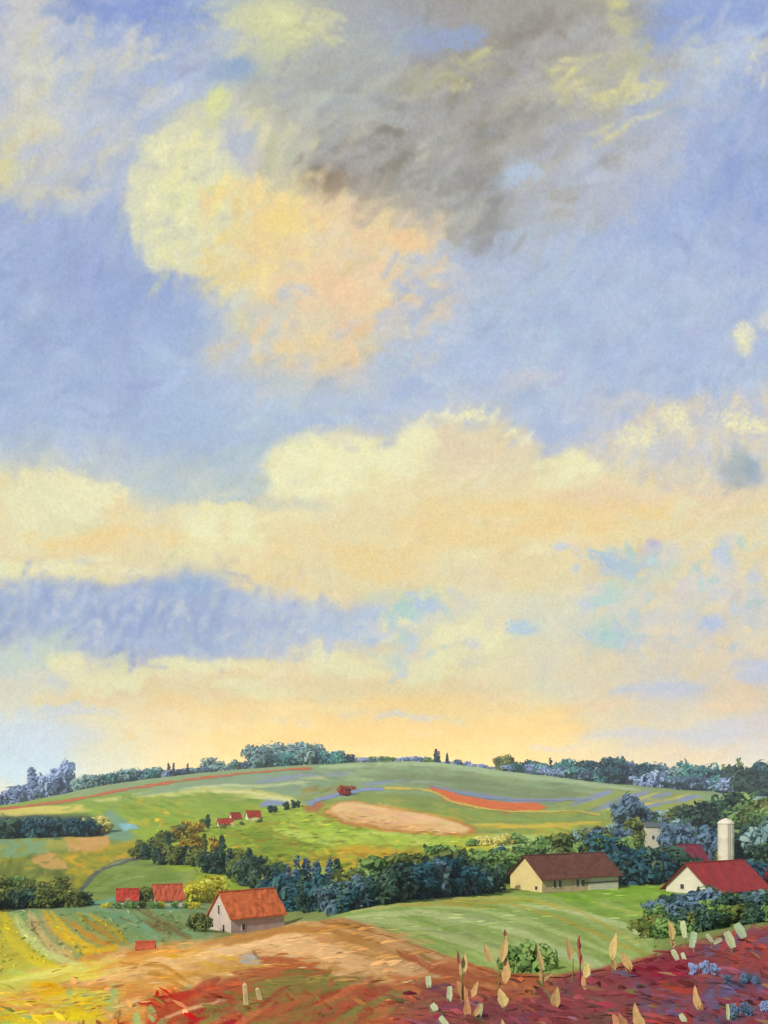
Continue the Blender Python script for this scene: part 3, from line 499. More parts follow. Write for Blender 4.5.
    for p, w, cc in (([(60, 985), (130, 978), (200, 965), (250, 950)], 10, (208, 164, 108)), ([(100, 972), (150, 962), (220, 950), (290, 938)], 7, (220, 182, 128)), ([(120, 965), (160, 975), (190, 990)], 5, (176, 130, 62)),
                     ([(140, 962), (170, 965), (200, 978)], 6, (222, 186, 130)), ([(160, 955), (200, 960), (230, 972)], 6, (206, 160, 50)), ([(190, 950), (225, 956), (250, 962)], 5, (210, 164, 64)), ([(330, 936), (300, 930), (240, 936), (200, 946)], 8, (194, 140, 70)),
                     ([(260, 945), (320, 950), (360, 968), (415, 966)], 16, (220, 172, 116)), ([(250, 940), (300, 940), (350, 955)], 10, (222, 178, 124)), ([(370, 938), (400, 945), (430, 962)], 10, (216, 164, 104)),
                     ([(320, 922), (360, 928), (400, 946), (440, 962)], 6, (170, 118, 48)), ([(290, 926), (330, 930), (370, 950)], 5, (182, 130, 60)), ([(350, 930), (380, 936), (420, 950)], 6, (206, 150, 84)),
                     ([(255, 958), (290, 964), (320, 972)], 13, (176, 96, 50)), ([(240, 965), (280, 975), (330, 972)], 12, (170, 92, 50)), ([(398, 950), (430, 972), (450, 980)], 9, (184, 96, 48)), ([(430, 966), (470, 980), (520, 992)], 11, (192, 104, 50))):
        L(p, w, cc, .75, warp=3)
    B(250, 960, 11, 8, (176, 168, 152), .85, .5, 3); L([(252, 950), (260, 960)], 2, (96, 60, 50), .6)
    B(340, 988, 22, 9, (214, 168, 140), .6, .7, 5); L([(330, 985), (372, 973), (410, 972), (445, 982)], 11, (214, 164, 106), .7)
    # red, rust and green rows nearer the camera
    red = [(150, 1000), (200, 985), (260, 975), (330, 985), (400, 985), (470, 972), (560, 978), (620, 966), (700, 942), (768, 926), (970, 905), (970, 1210), (100, 1210)]
    P(red, (160, 78, 50), 5, 4, .85)
    H(red, [(166, 70, 46), (150, 60, 44), (176, 96, 56), (140, 84, 50)], 420, 30, 7, -24, .5, 14)
    H([(230, 975), (330, 972), (420, 985), (390, 1060), (190, 1060), (240, 1000)], [(126, 118, 50), (112, 112, 44), (142, 128, 60), (130, 96, 50)], 100, 44, 6, -26, .65, 10)
    L([(270, 980), (300, 973), (335, 976)], 9, (120, 122, 56), .8); L([(258, 992), (300, 988), (340, 992)], 8, (126, 112, 52), .7)
    H([(110, 1000), (160, 985), (240, 1000), (230, 1060), (110, 1060)], [(166, 60, 40), (150, 120, 80), (150, 160, 110), (176, 84, 50)], 44, 16, 8, -60, .6, 30)
    L([(140, 1004), (165, 1000), (185, 996), (200, 992)], 10, (168, 58, 36), .9); P([(190, 1016), (220, 1006), (240, 1012), (244, 1060), (180, 1060)], (164, 34, 34), 3, 2, .9)
    for x, y in ((68, 996), (84, 1000), (106, 1000), (112, 990), (150, 1012), (135, 1018)): L([(x, y - 6), (x + 3, y + 10)], 8, (160, 180, 120), .7)
    L([(160, 1020), (185, 1010), (215, 1003), (232, 998)], 3.4, (214, 164, 122), .9)
    cr = [(395, 1000), (440, 985), (500, 990), (560, 980), (620, 968), (660, 956), (700, 943), (768, 927), (970, 905), (970, 1210), (380, 1210)]
    P(cr, (150, 66, 70), 6, 5, .9)
    H(cr, [(164, 52, 70), (150, 56, 74), (120, 66, 60), (172, 70, 72), (140, 82, 100), (112, 86, 62), (150, 62, 54), (122, 100, 70), (150, 104, 84)], 620, 24, 7, lambda x, y: -20 - 20 * math.sin(x * .05 + y * .09), .6, 30)
    H([(400, 995), (520, 985), (540, 1030), (400, 1040)], [(150, 84, 104), (130, 60, 84), (170, 90, 60)], 60, 22, 6, -20, .5, 30)
    H([(630, 960), (768, 928), (768, 1040), (640, 1040)], [(150, 70, 90), (120, 84, 120), (110, 90, 136), (180, 60, 50), (140, 50, 70)], 110, 22, 7, -40, .55, 30)
    H([(700, 985), (768, 970), (768, 1060), (690, 1060)], [(110, 96, 140), (76, 84, 112), (150, 60, 80)], 50, 20, 8, -50, .6, 30)
    H([(720, 940), (768, 928), (790, 960), (740, 970)], [(186, 70, 54), (176, 62, 60)], 18, 24, 8, -50, .7, 20)
    L([(660, 986), (680, 990), (700, 993)], 6, (190, 60, 40), .9); P([(636, 965), (670, 957), (700, 966), (690, 980), (640, 980)], (150, 34, 54), 4, 3, .8)
    L([(430, 976), (470, 985), (520, 984), (560, 990)], 12, (188, 104, 56), .7)
    H([(150, 830), (256, 822), (330, 812), (350, 828), (420, 838), (430, 866), (330, 876), (230, 862)], [(120, 140, 46), (150, 150, 52), (104, 128, 44), (160, 176, 70), (140, 120, 44)], 170, 20, 3.5, 8, .5, 14)
    H([(256, 826), (335, 822), (345, 830), (460, 838), (440, 848), (300, 842)], [(180, 196, 92), (166, 188, 74), (192, 204, 112)], 60, 26, 3.5, 8, .55, 6)
    H([(330, 850), (430, 852), (420, 874), (330, 872), (270, 862)], [(206, 160, 44), (190, 150, 50), (214, 180, 66), (150, 140, 50)], 70, 10, 3, 10, .6, 30)
    H([(100, 800), (230, 790), (256, 812), (200, 828), (120, 826)], [(112, 142, 48), (150, 166, 70), (130, 150, 54)], 60, 22, 3, 16, .5, 10)
    H([(300, 770), (420, 766), (560, 782), (560, 798), (430, 784), (330, 786)], [(124, 150, 106), (150, 174, 124), (136, 150, 110), (160, 166, 110)], 90, 26, 3, 3, .5, 5)
    H([(370, 795), (560, 816), (620, 812), (620, 830), (480, 834), (470, 824), (400, 806)], [(120, 138, 70), (150, 158, 76), (170, 160, 66), (132, 146, 84)], 90, 24, 3, 8, .5, 6)
    H([(540, 800), (700, 796), (700, 830), (560, 830)], [(140, 150, 80), (160, 166, 84), (124, 140, 90)], 60, 22, 3, -12, .5, 8)
    H([(-60, 845), (60, 838), (140, 842), (80, 890), (-60, 895)], [(150, 148, 60), (126, 138, 66), (176, 160, 60), (110, 126, 62)], 80, 16, 3.5, -10, .45, 20)
    H([(84, 892), (108, 868), (165, 858), (200, 876), (170, 892)], [(104, 128, 60), (136, 154, 88), (120, 136, 66), (150, 160, 100)], 50, 22, 3, -10, .5, 10)
    L([(320, 767), (400, 763), (460, 766), (520, 775), (600, 786), (640, 790)], 5, (172, 194, 142), .85); L([(360, 776), (440, 778), (520, 788), (590, 796)], 6, (124, 140, 94), .6)
    L([(470, 824), (540, 826), (600, 822)], 4, (206, 184, 80), .7); L([(480, 818), (560, 820), (620, 817)], 3, (140, 160, 90), .7); L([(210, 792), (250, 792), (290, 800)], 3, (222, 218, 150), .7)
    H([(380, 960), (440, 962), (560, 982), (540, 1000), (400, 1000)], [(200, 106, 52), (190, 92, 48), (206, 128, 72)], 40, 34, 8, 12, .6, 10)
    H([(200, 985), (420, 990), (420, 1030), (180, 1040)], [(178, 84, 50), (160, 66, 44), (140, 120, 60), (190, 104, 60), (128, 120, 56)], 60, 46, 9, -24, .6, 10)
    # the last drags of colour
    S.drag(-100, 760, 868, 905, 700, 18, 3, 4, .4, 4, 3, 10)
    S.drag(-100, 905, 215, 975, 160, 22, 5, 50, .4, 5, 4, 14)
    for p_, w_, c_ in (([(0, 925), (16, 948), (40, 964), (66, 970)], 9, (206, 192, 66)), ([(14, 916), (26, 938), (54, 958), (80, 964)], 7, (200, 206, 138)), ([(50, 912), (72, 936), (98, 950), (118, 948)], 7, (212, 174, 52)), ([(32, 914), (44, 938), (70, 958)], 6, (198, 178, 124)),
                       ([(86, 918), (110, 936), (122, 944)], 5, (176, 140, 62)), ([(100, 908), (140, 922), (165, 940)], 5, (132, 166, 128)), ([(140, 912), (165, 925), (185, 936)], 4, (126, 112, 72)), ([(-60, 930), (-20, 950), (20, 968)], 9, (190, 186, 84))):
        L(p_, w_, c_, .7, warp=3)
    for p_, w_, c_ in (([(70, 985), (130, 972), (200, 956), (262, 944), (300, 946)], 8, (224, 184, 128)), ([(90, 972), (150, 955), (215, 946)], 6, (210, 160, 84)), ([(150, 980), (200, 972), (240, 966), (270, 966)], 7, (200, 152, 70)), ([(225, 944), (280, 932), (330, 930), (380, 944)], 6, (178, 122, 56)),
                       ([(262, 948), (310, 950), (350, 964), (400, 968), (436, 964)], 12, (226, 180, 122)), ([(330, 976), (370, 970), (415, 972), (440, 976)], 9, (218, 170, 112)), ([(372, 934), (398, 944), (424, 960)], 8, (222, 170, 110)), ([(405, 950), (430, 966), (452, 976)], 7, (190, 92, 44)),
                       ([(120, 962), (160, 966), (196, 984)], 4, (172, 126, 60)), ([(0, 984), (50, 972), (90, 968)], 8, (206, 200, 116)), ([(0, 1004), (60, 1000), (110, 1004)], 9, (214, 190, 70)), ([(230, 972), (280, 978), (330, 974)], 8, (168, 92, 50)), ([(250, 985), (300, 980), (345, 986)], 8, (126, 122, 58)),
                       ([(330, 1024), (370, 1004), (410, 990)], 7, (132, 124, 64)), ([(280, 1024), (320, 1008), (350, 1000)], 7, (128, 112, 54)), ([(380, 1024), (420, 1004), (450, 998)], 7, (150, 92, 66)), ([(300, 1016), (340, 1004), (380, 996)], 5, (170, 84, 60))):
        L(p_, w_, c_, .62, warp=4)
    # final tooth
    n1 = noise(S.h, S.w, 3, 2, S.rng, 2, .8); n2 = noise(S.h, S.w, 40, 12, S.rng, 4)
    S.a = S.a * (1 + (n1 * .035 + n2 * .05)[..., None])
    return S
# ------------------------------------------------------------------ helpers
def mesh_np(name, verts, faces, mat=None, smooth=True, colors=None):
    """verts (n,3); faces (m,4) or (m,3) int arrays; colors (n,3) linear"""
    me = bpy.data.meshes.new(name)
    verts = np.asarray(verts, np.float32); faces = np.asarray(faces, np.int32); k = faces.shape[1]
    me.vertices.add(len(verts)); me.vertices.foreach_set('co', verts.ravel())
    me.loops.add(faces.size); me.loops.foreach_set('vertex_index', faces.ravel())
    me.polygons.add(len(faces)); me.polygons.foreach_set('loop_start', np.arange(0, faces.size, k, dtype=np.int32))
    me.polygons.foreach_set('loop_total', np.full(len(faces), k, np.int32))
    me.polygons.foreach_set('use_smooth', np.full(len(faces), smooth))
    me.update(calc_edges=True); me.validate()
    if colors is not None:
        at = me.color_attributes.new('crop', 'FLOAT_COLOR', 'POINT')
        c = np.ones((len(verts), 4), np.float32); c[:, :3] = colors; at.data.foreach_set('color', c.ravel())
    if mat: me.materials.append(mat)
    return me
def link(name, me, parent=None):
    o = bpy.data.objects.new(name, me); col.objects.link(o)
    if parent: o.parent = parent
    return o
def tag(o, label=None, cat=None, group=None, kind=None):
    if label: o['label'] = label
    if cat: o['category'] = cat
    if group: o['group'] = group
    if kind: o['kind'] = kind
    return o
def empty(name, loc, rz=0):
    o = bpy.data.objects.new(name, None); col.objects.link(o); o.location = loc; o.rotation_euler = (0, 0, rz); o.empty_display_size = .5
    return o
def nodes(name):
    m = bpy.data.materials.new(name); m.use_nodes = True; nt = m.node_tree; nt.nodes.clear()
    out = nt.nodes.new('ShaderNodeOutputMaterial')
    return m, nt, out

# ------------------------------------------------------------------ sky dome (open behind the camera)
def build_sky():
    S = paint_sky()
    m, nt, out = nodes('sky_clouds')
    at = nt.nodes.new('ShaderNodeAttribute'); at.attribute_name = 'crop'
    geo = nt.nodes.new('ShaderNodeNewGeometry')
    n1 = nt.nodes.new('ShaderNodeTexNoise'); n1.inputs['Scale'].default_value = .09; n1.inputs['Detail'].default_value = 3; n1.inputs['Roughness'].default_value = .7
    nt.links.new(geo.outputs['Position'], n1.inputs['Vector'])
    mr = nt.nodes.new('ShaderNodeMapRange'); mr.inputs['From Min'].default_value = .25; mr.inputs['From Max'].default_value = .75
    mr.inputs['To Min'].default_value = .90; mr.inputs['To Max'].default_value = 1.10
    nt.links.new(n1.outputs[0], mr.inputs[0])
    em = nt.nodes.new('ShaderNodeEmission')
    nt.links.new(at.outputs['Color'], em.inputs['Color']); nt.links.new(mr.outputs[0], em.inputs['Strength'])
    nt.links.new(em.outputs[0], out.inputs[0])
    m.cycles.emission_sampling = 'NONE'
    def axis(a, b, step, lo, hi):
        core = list(np.arange(a, b + .1, step)); s = step; t = a
        while t > lo: s *= 1.25; t -= s; core.insert(0, t)
        s = step; t = core[-1]
        while t < hi: s *= 1.25; t += s; core.append(t)
        return np.array(core)
    u = axis(-100, 868, 1.35, CX - F * 4, CX + F * 4); y = axis(-90, 812, 1.35, YH - F * 4, 900)
    U, Y = np.meshgrid(u, y)
    D = np.stack([(U - CX) / F, np.ones_like(U), (YH - Y) / F], -1); D /= np.linalg.norm(D, axis=-1, keepdims=True)
    def fold(t, a, b): L = b - a; q = np.mod(t - a, 2 * L); return a + np.where(q > L, 2 * L - q, q)
    C = rgb_lin(S.sample(fold(U, S.x0 + 2, S.x0 + S.w - 3), np.where(Y > 820, 820, fold(Y, S.y0 + 2, 860))))
    h, w_ = U.shape; i = np.arange(h * w_).reshape(h, w_)
    f = np.stack([i[:-1, :-1], i[:-1, 1:], i[1:, 1:], i[1:, :-1]], -1).reshape(-1, 4)
    o = link('sky', mesh_np('sky', D.reshape(-1, 3) * 4600, f, m, True, C.reshape(-1, 3)))
    tag(o, kind='structure')
build_sky()

# ------------------------------------------------------------------ terrain
def lin(pts, x): return np.interp(x, [p[0] for p in pts], [p[1] for p in pts])
LAND = paint_land()
_c = LAND.a; _m = _c.mean(-1, keepdims=True)
_k = 1 + .24 * np.clip((912 - LAND.Y) / 20, 0, 1) * np.clip((LAND.Y - 790) / 20, 0, 1) - .14 * np.clip((LAND.X - 380) / 40, 0, 1) * np.clip((LAND.Y - lin(CREST, LAND.X)) / 6, 0, 1)
_k = _k + .25 * np.clip((215 - LAND.X) / 40, 0, 1) * np.clip((LAND.Y - 905) / 10, 0, 1)
_f = np.clip((LAND.Y - lin(CREST, LAND.X)) / 6, 0, 1) * np.clip((480 - LAND.X) / 80, 0, 1)
LAND.a = np.clip((_m + (_c - _m) * _k[..., None]) * (1 + .09 * _f[..., None]), 0, 255).astype(np.float32)
ROWS = [  # (picture row, distance) as polylines over picture columns
    ([(0, 2600)], [(0, 1.8)]),
    ([(0, 1240)], [(0, 7)]),
    ([(0, 1032)], [(0, 16)]),
    (CREST, [(0, 95), (200, 102), (300, 106), (340, 106), (400, 80), (450, 56), (500, 37), (560, 34), (620, 36), (700, 42), (768, 48), (970, 60)]),
    ([(0, 912), (100, 915), (200, 926), (240, 933), (290, 929), (340, 914), (400, 903), (500, 894), (600, 888), (700, 900), (768, 903)],
     [(0, 172), (100, 166), (200, 158), (240, 152), (290, 150), (340, 142), (400, 152), (500, 185), (600, 203), (700, 176), (768, 172)]),
    ([(0, 885), (100, 884), (200, 890), (250, 897), (300, 890), (340, 888), (400, 878), (500, 873), (600, 871), (700, 876), (768, 878)], [(0, 235)]),
    ([(0, 860), (100, 862), (200, 858), (300, 856), (400, 850), (500, 848), (600, 848), (700, 853), (768, 856)], [(0, 310)]),
    ([(0, 826), (100, 822), (200, 815), (300, 810), (400, 810), (500, 815), (600, 820), (700, 826), (768, 828)], [(0, 480)]),
    ([(0, 812), (100, 799), (200, 786), (300, 781), (400, 781), (500, 792), (600, 798), (700, 804), (768, 808)], [(0, 640)]),
    ([(-170, 818), (0, 806), (60, 795), (100, 786), (200, 773), (260, 768), (310, 765), (400, 761), (450, 764), (512, 772), (600, 783), (700, 791), (768, 796), (940, 806)], [(0, 800)]),
    ([(-170, 824), (0, 812), (100, 795), (200, 783), (310, 776), (400, 773), (512, 782), (600, 792), (700, 799), (768, 803), (940, 810)], [(0, 980)]),
    ([(0, 818)], [(0, 1150)]),
    ([(0, 817)], [(0, 1350)])]
TU = np.arange(-400, 1170, 6.)
def smooth_u(a, n=5):
    k = np.exp(-np.linspace(-2, 2, 2 * n + 1) ** 2); k /= k.sum()
    return np.convolve(np.pad(a, n, mode='edge'), k, 'valid')
TD = np.stack([smooth_u(np.log(lin(d, TU))) for y, d in ROWS])            # log distance per row
TY = np.stack([smooth_u(lin(y, TU), 4) for y, d in ROWS])
TZ = -(TY - YH) / F * np.exp(TD)
# monotone slopes
def pchip_slopes(x, y):
    h = np.diff(x, axis=0); dl = np.diff(y, axis=0) / h; m = np.zeros_like(y)
    w1 = 2 * h[1:] + h[:-1]; w2 = h[1:] + 2 * h[:-1]
    ok = dl[:-1] * dl[1:] > 0
    with np.errstate(all='ignore'):
        hm = (w1 + w2) / (w1 / dl[:-1] + w2 / dl[1:])
    m[1:-1] = np.where(ok, hm, 0); m[0] = dl[0]; m[-1] = dl[-1]
    return m
TX = np.exp(TD)
TM = pchip_slopes(TX, TZ)
NR = len(ROWS)
def surf(u, s):
    """u column, s row parameter 0..NR-1 -> distance, height"""
    fu = np.clip((u - TU[0]) / 6., 0, len(TU) - 1.001); iu = fu.astype(int); fu = fu - iu
    k = np.clip(s.astype(int), 0, NR - 2); t = s - k
    g = lambda A, kk: A[kk, iu] * (1 - fu) + A[kk, iu + 1] * fu
    x0, x1 = g(TX, k), g(TX, k + 1); z0, z1 = g(TZ, k), g(TZ, k + 1); m0, m1 = g(TM, k), g(TM, k + 1)
    d = x0 * (x1 / x0) ** t; h = x1 - x0; q = (d - x0) / h
    z = (2 * q ** 3 - 3 * q ** 2 + 1) * z0 + (q ** 3 - 2 * q ** 2 + q) * h * m0 + (-2 * q ** 3 + 3 * q ** 2) * z1 + (q ** 3 - q ** 2) * h * m1
    return d, z
SS = np.linspace(0, NR - 1, 2400)
def column(u):
    d, z = surf(np.full(len(SS), float(u)), SS); return d, z, YH - F * z / d
def ground_at(u, y, dmin=0, dmax=950):
    """the farthest ground point inside dmin..dmax seen at picture column u, row y"""
    d, z, yy = column(u); ok = (d > dmin) & (d < dmax); d, z, yy = d[ok], z[ok], yy[ok]
    i = np.argmin(np.abs(yy - y) + .0008 * (d.max() - d)); return Vector(((u - CX) / F * d[i], d[i], z[i]))
def ground_d(u, dist):
    d, z, yy = column(u); return Vector(((u - CX) / F * dist, dist, float(np.interp(dist, d, z))))
def ground_xy(X, Y): return ground_d(CX + F * X / Y, Y).z

def ground_mat():
    m, nt, out = nodes('crops_and_soil')
    at = nt.nodes.new('ShaderNodeAttribute'); at.attribute_name = 'crop'
    geo = nt.nodes.new('ShaderNodeNewGeometry')
    b = nt.nodes.new('ShaderNodeBsdfPrincipled'); b.inputs['Roughness'].default_value = .95
    b.inputs['Specular IOR Level'].default_value = .1
    n = nt.nodes.new('ShaderNodeTexNoise'); n.inputs['Scale'].default_value = 1.6; n.inputs['Detail'].default_value = 6; n.inputs['Roughness'].default_value = .7
    n2 = nt.nodes.new('ShaderNodeTexNoise'); n2.inputs['Scale'].default_value = .22; n2.inputs['Detail'].default_value = 5; n2.inputs['Roughness'].default_value = .65
    nt.links.new(geo.outputs['Position'], n.inputs['Vector']); nt.links.new(geo.outputs['Position'], n2.inputs['Vector'])
    add = nt.nodes.new('ShaderNodeMath'); add.operation = 'ADD'; nt.links.new(n.outputs[0], add.inputs[0]); nt.links.new(n2.outputs[0], add.inputs[1])
    mr = nt.nodes.new('ShaderNodeMapRange'); mr.inputs['From Min'].default_value = .6; mr.inputs['From Max'].default_value = 1.4; mr.inputs['To Min'].default_value = .82; mr.inputs['To Max'].default_value = 1.18
    nt.links.new(add.outputs[0], mr.inputs[0])
    mul = nt.nodes.new('ShaderNodeVectorMath'); mul.operation = 'SCALE'
    nt.links.new(at.outputs['Color'], mul.inputs[0]); nt.links.new(mr.outputs[0], mul.inputs['Scale'])
    nt.links.new(mul.outputs[0], b.inputs['Base Color'])
    bp = nt.nodes.new('ShaderNodeBump'); bp.inputs['Strength'].default_value = .6; bp.inputs['Distance'].default_value = .25
    nt.links.new(n.outputs[0], bp.inputs['Height']); nt.links.new(bp.outputs[0], b.inputs['Normal'])
    nt.links.new(b.outputs[0], out.inputs[0]); return m
GMAT = ground_mat()
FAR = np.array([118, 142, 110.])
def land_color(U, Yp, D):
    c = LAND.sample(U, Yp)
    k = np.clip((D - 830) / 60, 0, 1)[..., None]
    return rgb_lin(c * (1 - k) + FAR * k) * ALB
u_ax = [float(v) for v in np.arange(-120, 890, 1.6)]
s = 1.6
while u_ax[-1] < 4300: s *= 1.18; u_ax.append(u_ax[-1] + s)
s = 1.6
while u_ax[0] > -3600: s *= 1.18; u_ax.insert(0, u_ax[0] - s)
u_ax = np.array(u_ax)
segs = [8, 26, 150, 110, 60, 46, 50, 70, 46, 34, 10, 12, 10]
s_ax = np.concatenate([np.linspace(k, k + 1, n, endpoint=False) for k, n in enumerate(segs[:NR - 1])] + [[NR - 1 - 1e-4]])
GU, GS = np.meshgrid(u_ax, s_ax)
GD, GZ = surf(GU, GS)
GY = YH - F * GZ / GD
rs = np.random.default_rng(3)
nz = noise(GZ.shape[0], GZ.shape[1], 14, 6, rs, 4)
GZ2 = GZ + nz * .0011 * GD * np.clip((900 - GD) / 100, 0, 1)
GP = np.stack([(GU - CX) / F * GD, GD, GZ2], -1)
GP[..., 0] = np.clip(GP[..., 0], -2400, 2400)
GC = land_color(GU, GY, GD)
GI = np.arange(GU.size).reshape(GU.shape)
GF = np.stack([GI[:-1, :-1], GI[:-1, 1:], GI[1:, 1:], GI[1:, :-1]], -1)
# rows behind the camera so that the ground is one sheet all round
bx = GP[0, :, 0]; back = []
for k, Yb in enumerate((0.6, -2, -10, -60, -400, -900)):
    sc = 1 + (1.8 - Yb) * .9; back.append(np.stack([np.clip(bx * sc, -2400, 2400), np.full_like(bx, Yb), np.full_like(bx, GP[0, len(bx) // 2, 2])], -1))
BP = np.stack(back); bi = np.arange(BP.shape[0] * len(bx)).reshape(BP.shape[0], -1) + GU.size
allrows = np.concatenate([GI[:1], bi])
BF = np.stack([allrows[1:, :-1], allrows[1:, 1:], allrows[:-1, 1:], allrows[:-1, :-1]], -1).reshape(-1, 4)
V = np.concatenate([GP.reshape(-1, 3), BP.reshape(-1, 3)]); Cc = np.concatenate([GC.reshape(-1, 3), np.repeat(GC[:1], BP.shape[0], 0).reshape(-1, 3)])
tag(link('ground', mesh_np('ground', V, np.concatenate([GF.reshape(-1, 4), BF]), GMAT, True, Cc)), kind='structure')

def inside_px(pts, X, Y):
    ins = np.zeros(X.shape, bool)
    for i in range(len(pts)):
        ax, ay = pts[i]; bx, by = pts[(i + 1) % len(pts)]
        if ay != by: ins ^= ((ay > Y) != (by > Y)) & (X < (bx - ax) * (Y - ay) / (by - ay) + ax)
    return ins
def ribbon(pts, w0, w1=None):
    w1 = w1 or w0; n = len(pts); up_, dn = [], []
    for i, (x, y) in enumerate(pts):
        a = pts[max(0, i - 1)]; b = pts[min(n - 1, i + 1)]; dx, dy = b[0] - a[0], b[1] - a[1]; L = math.hypot(dx, dy) or 1
        w_ = (w0 + (w1 - w0) * i / (n - 1)) / 2; up_.append((x - dy / L * w_, y + dx / L * w_)); dn.append((x + dy / L * w_, y - dx / L * w_))
    return up_ + dn[::-1]
lift = [0]
def drape(name, pts, dmin, dmax, color=None, h=.03):
    """a field or track as its own sheet laid on the ground a few centimetres above the one below"""
    cu = (GU[:-1, :-1] + GU[1:, 1:]) / 2; cy = (GY[:-1, :-1] + GY[1:, 1:] + GY[:-1, 1:] + GY[1:, :-1]) / 4; cd = GD[:-1, :-1]
    wob = noise(cu.shape[0], cu.shape[1], 7, 5, rs, 3) * 1.7
    sel = inside_px(pts, cu + wob, cy + wob * .6) & (cd > dmin) & (cd < dmax)
    f = GF[sel]
    if not len(f): return None
    ids, inv = np.unique(f.ravel(), return_inverse=True)
    v = GP.reshape(-1, 3)[ids].copy(); v[:, 2] += h + .00012 * v[:, 1]
    c = GC.reshape(-1, 3)[ids].copy()
    if color is not None:
        j = rs.normal(size=(len(ids), 1)) * .08 + 1
        c = rgb_lin(np.array(color, float)) * ALB * j
    return tag(link(name, mesh_np(name, v, inv.reshape(-1, 4), GMAT, True, c)), kind='structure')
drape('field', [(326, 919), (360, 908), (400, 899), (440, 895), (512, 893), (545, 894), (620, 887), (668, 880), (680, 900), (670, 925), (655, 935), (655, 958), (620, 968), (560, 978), (500, 976), (450, 958), (400, 940), (350, 926)], 0, 300)
drape('field', [(327, 811), (338, 804), (362, 803), (400, 810), (440, 818), (470, 828), (466, 832), (440, 833), (390, 829), (346, 821)], 300, 700)
drape('field', [(429, 788), (436, 787), (462, 796), (500, 802), (540, 804), (547, 808), (530, 811), (490, 810), (462, 806), (444, 799)], 300, 790, (224, 112, 46))
drape('field', [(-60, 838), (30, 835), (60, 836), (50, 853), (20, 860), (-60, 866)], 200, 600)
drape('field', [(82, 893), (90, 880), (108, 867), (140, 859), (170, 856), (185, 862), (200, 872), (190, 884), (160, 890), (120, 893)], 180, 500)
drape('field', [(192, 867), (212, 866), (236, 878), (252, 890), (232, 892), (206, 880)], 180, 500)
drape('field', [(205, 832), (256, 824), (320, 812), (345, 827), (470, 836), (480, 845), (420, 852), (340, 858), (250, 862)], 250, 700)
drape('field', [(-60, 812), (0, 808), (83, 805), (84, 811), (40, 817), (0, 819), (-60, 822)], 300, 790)
drape('pond', [(119, 824), (136, 825), (138, 829), (124, 831)], 250, 790, (142, 192, 196), .06)
drape('dirt_track', ribbon([(-60, 817), (0, 809.5), (40, 804.5), (83, 798), (120, 791), (160, 784), (200, 778), (240, 774), (280, 770.5), (312, 768.5)], 2.6, 2), 500, 830, (190, 108, 62), .08)
drape('dirt_track', ribbon([(384, 788), (420, 789.5), (436, 793), (452, 802), (480, 808), (512, 812), (545, 811.5), (575, 811), (600, 815)], 2.4, 1.6), 400, 790, (208, 186, 76), .08)
drape('road', ribbon([(308, 804), (322, 799), (345, 793), (362, 790), (384, 789)], 4, 3), 400, 790, (138, 152, 186), .08)
drape('road', ribbon([(434, 786.5), (455, 792), (480, 797), (512, 799.5), (560, 800.5), (590, 799)], 2.6, 2), 400, 790, (134, 148, 168), .1)
drape('road', ribbon([(77, 897), (84, 886), (94, 875), (108, 867), (128, 861), (150, 858), (170, 853)], 3, 2), 180, 400, (98, 106, 96), .06)
# ------------------------------------------------------------------ materials for built things
def paint_mat(name, rgb, rough=.8, var=.18, scale=1.2, spec=.15, bump=.25):
    tiles = 'tiles' in name
    m, nt, out = nodes(name)
    b = nt.nodes.new('ShaderNodeBsdfPrincipled'); b.inputs['Roughness'].default_value = rough; b.inputs['Specular IOR Level'].default_value = spec
    tc = nt.nodes.new('ShaderNodeTexCoord')
    n = nt.nodes.new('ShaderNodeTexNoise'); n.inputs['Scale'].default_value = scale; n.inputs['Detail'].default_value = 5; n.inputs['Roughness'].default_value = .7
    nt.links.new(tc.outputs['Object'], n.inputs['Vector'])
    r = nt.nodes.new('ShaderNodeValToRGB'); c = rgb_lin(rgb) * ALB
    e = r.color_ramp.elements; e[0].position = .3; e[1].position = .7
    e[0].color = (*(c * (1 - var * 1.3)), 1); e[1].color = (*np.clip(c * (1 + var) + .01, 0, .9), 1)
    nt.links.new(n.outputs[0], r.inputs[0]); nt.links.new(r.outputs[0], b.inputs['Base Color'])
    bp = nt.nodes.new('ShaderNodeBump'); bp.inputs['Strength'].default_value = bump; bp.inputs['Distance'].default_value = .05
    nt.links.new(n.outputs[0], bp.inputs['Height']); nt.links.new(bp.outputs[0], b.inputs['Normal'])
    nt.links.new(b.outputs[0], out.inputs[0]); return m
LEAFK = 1.6
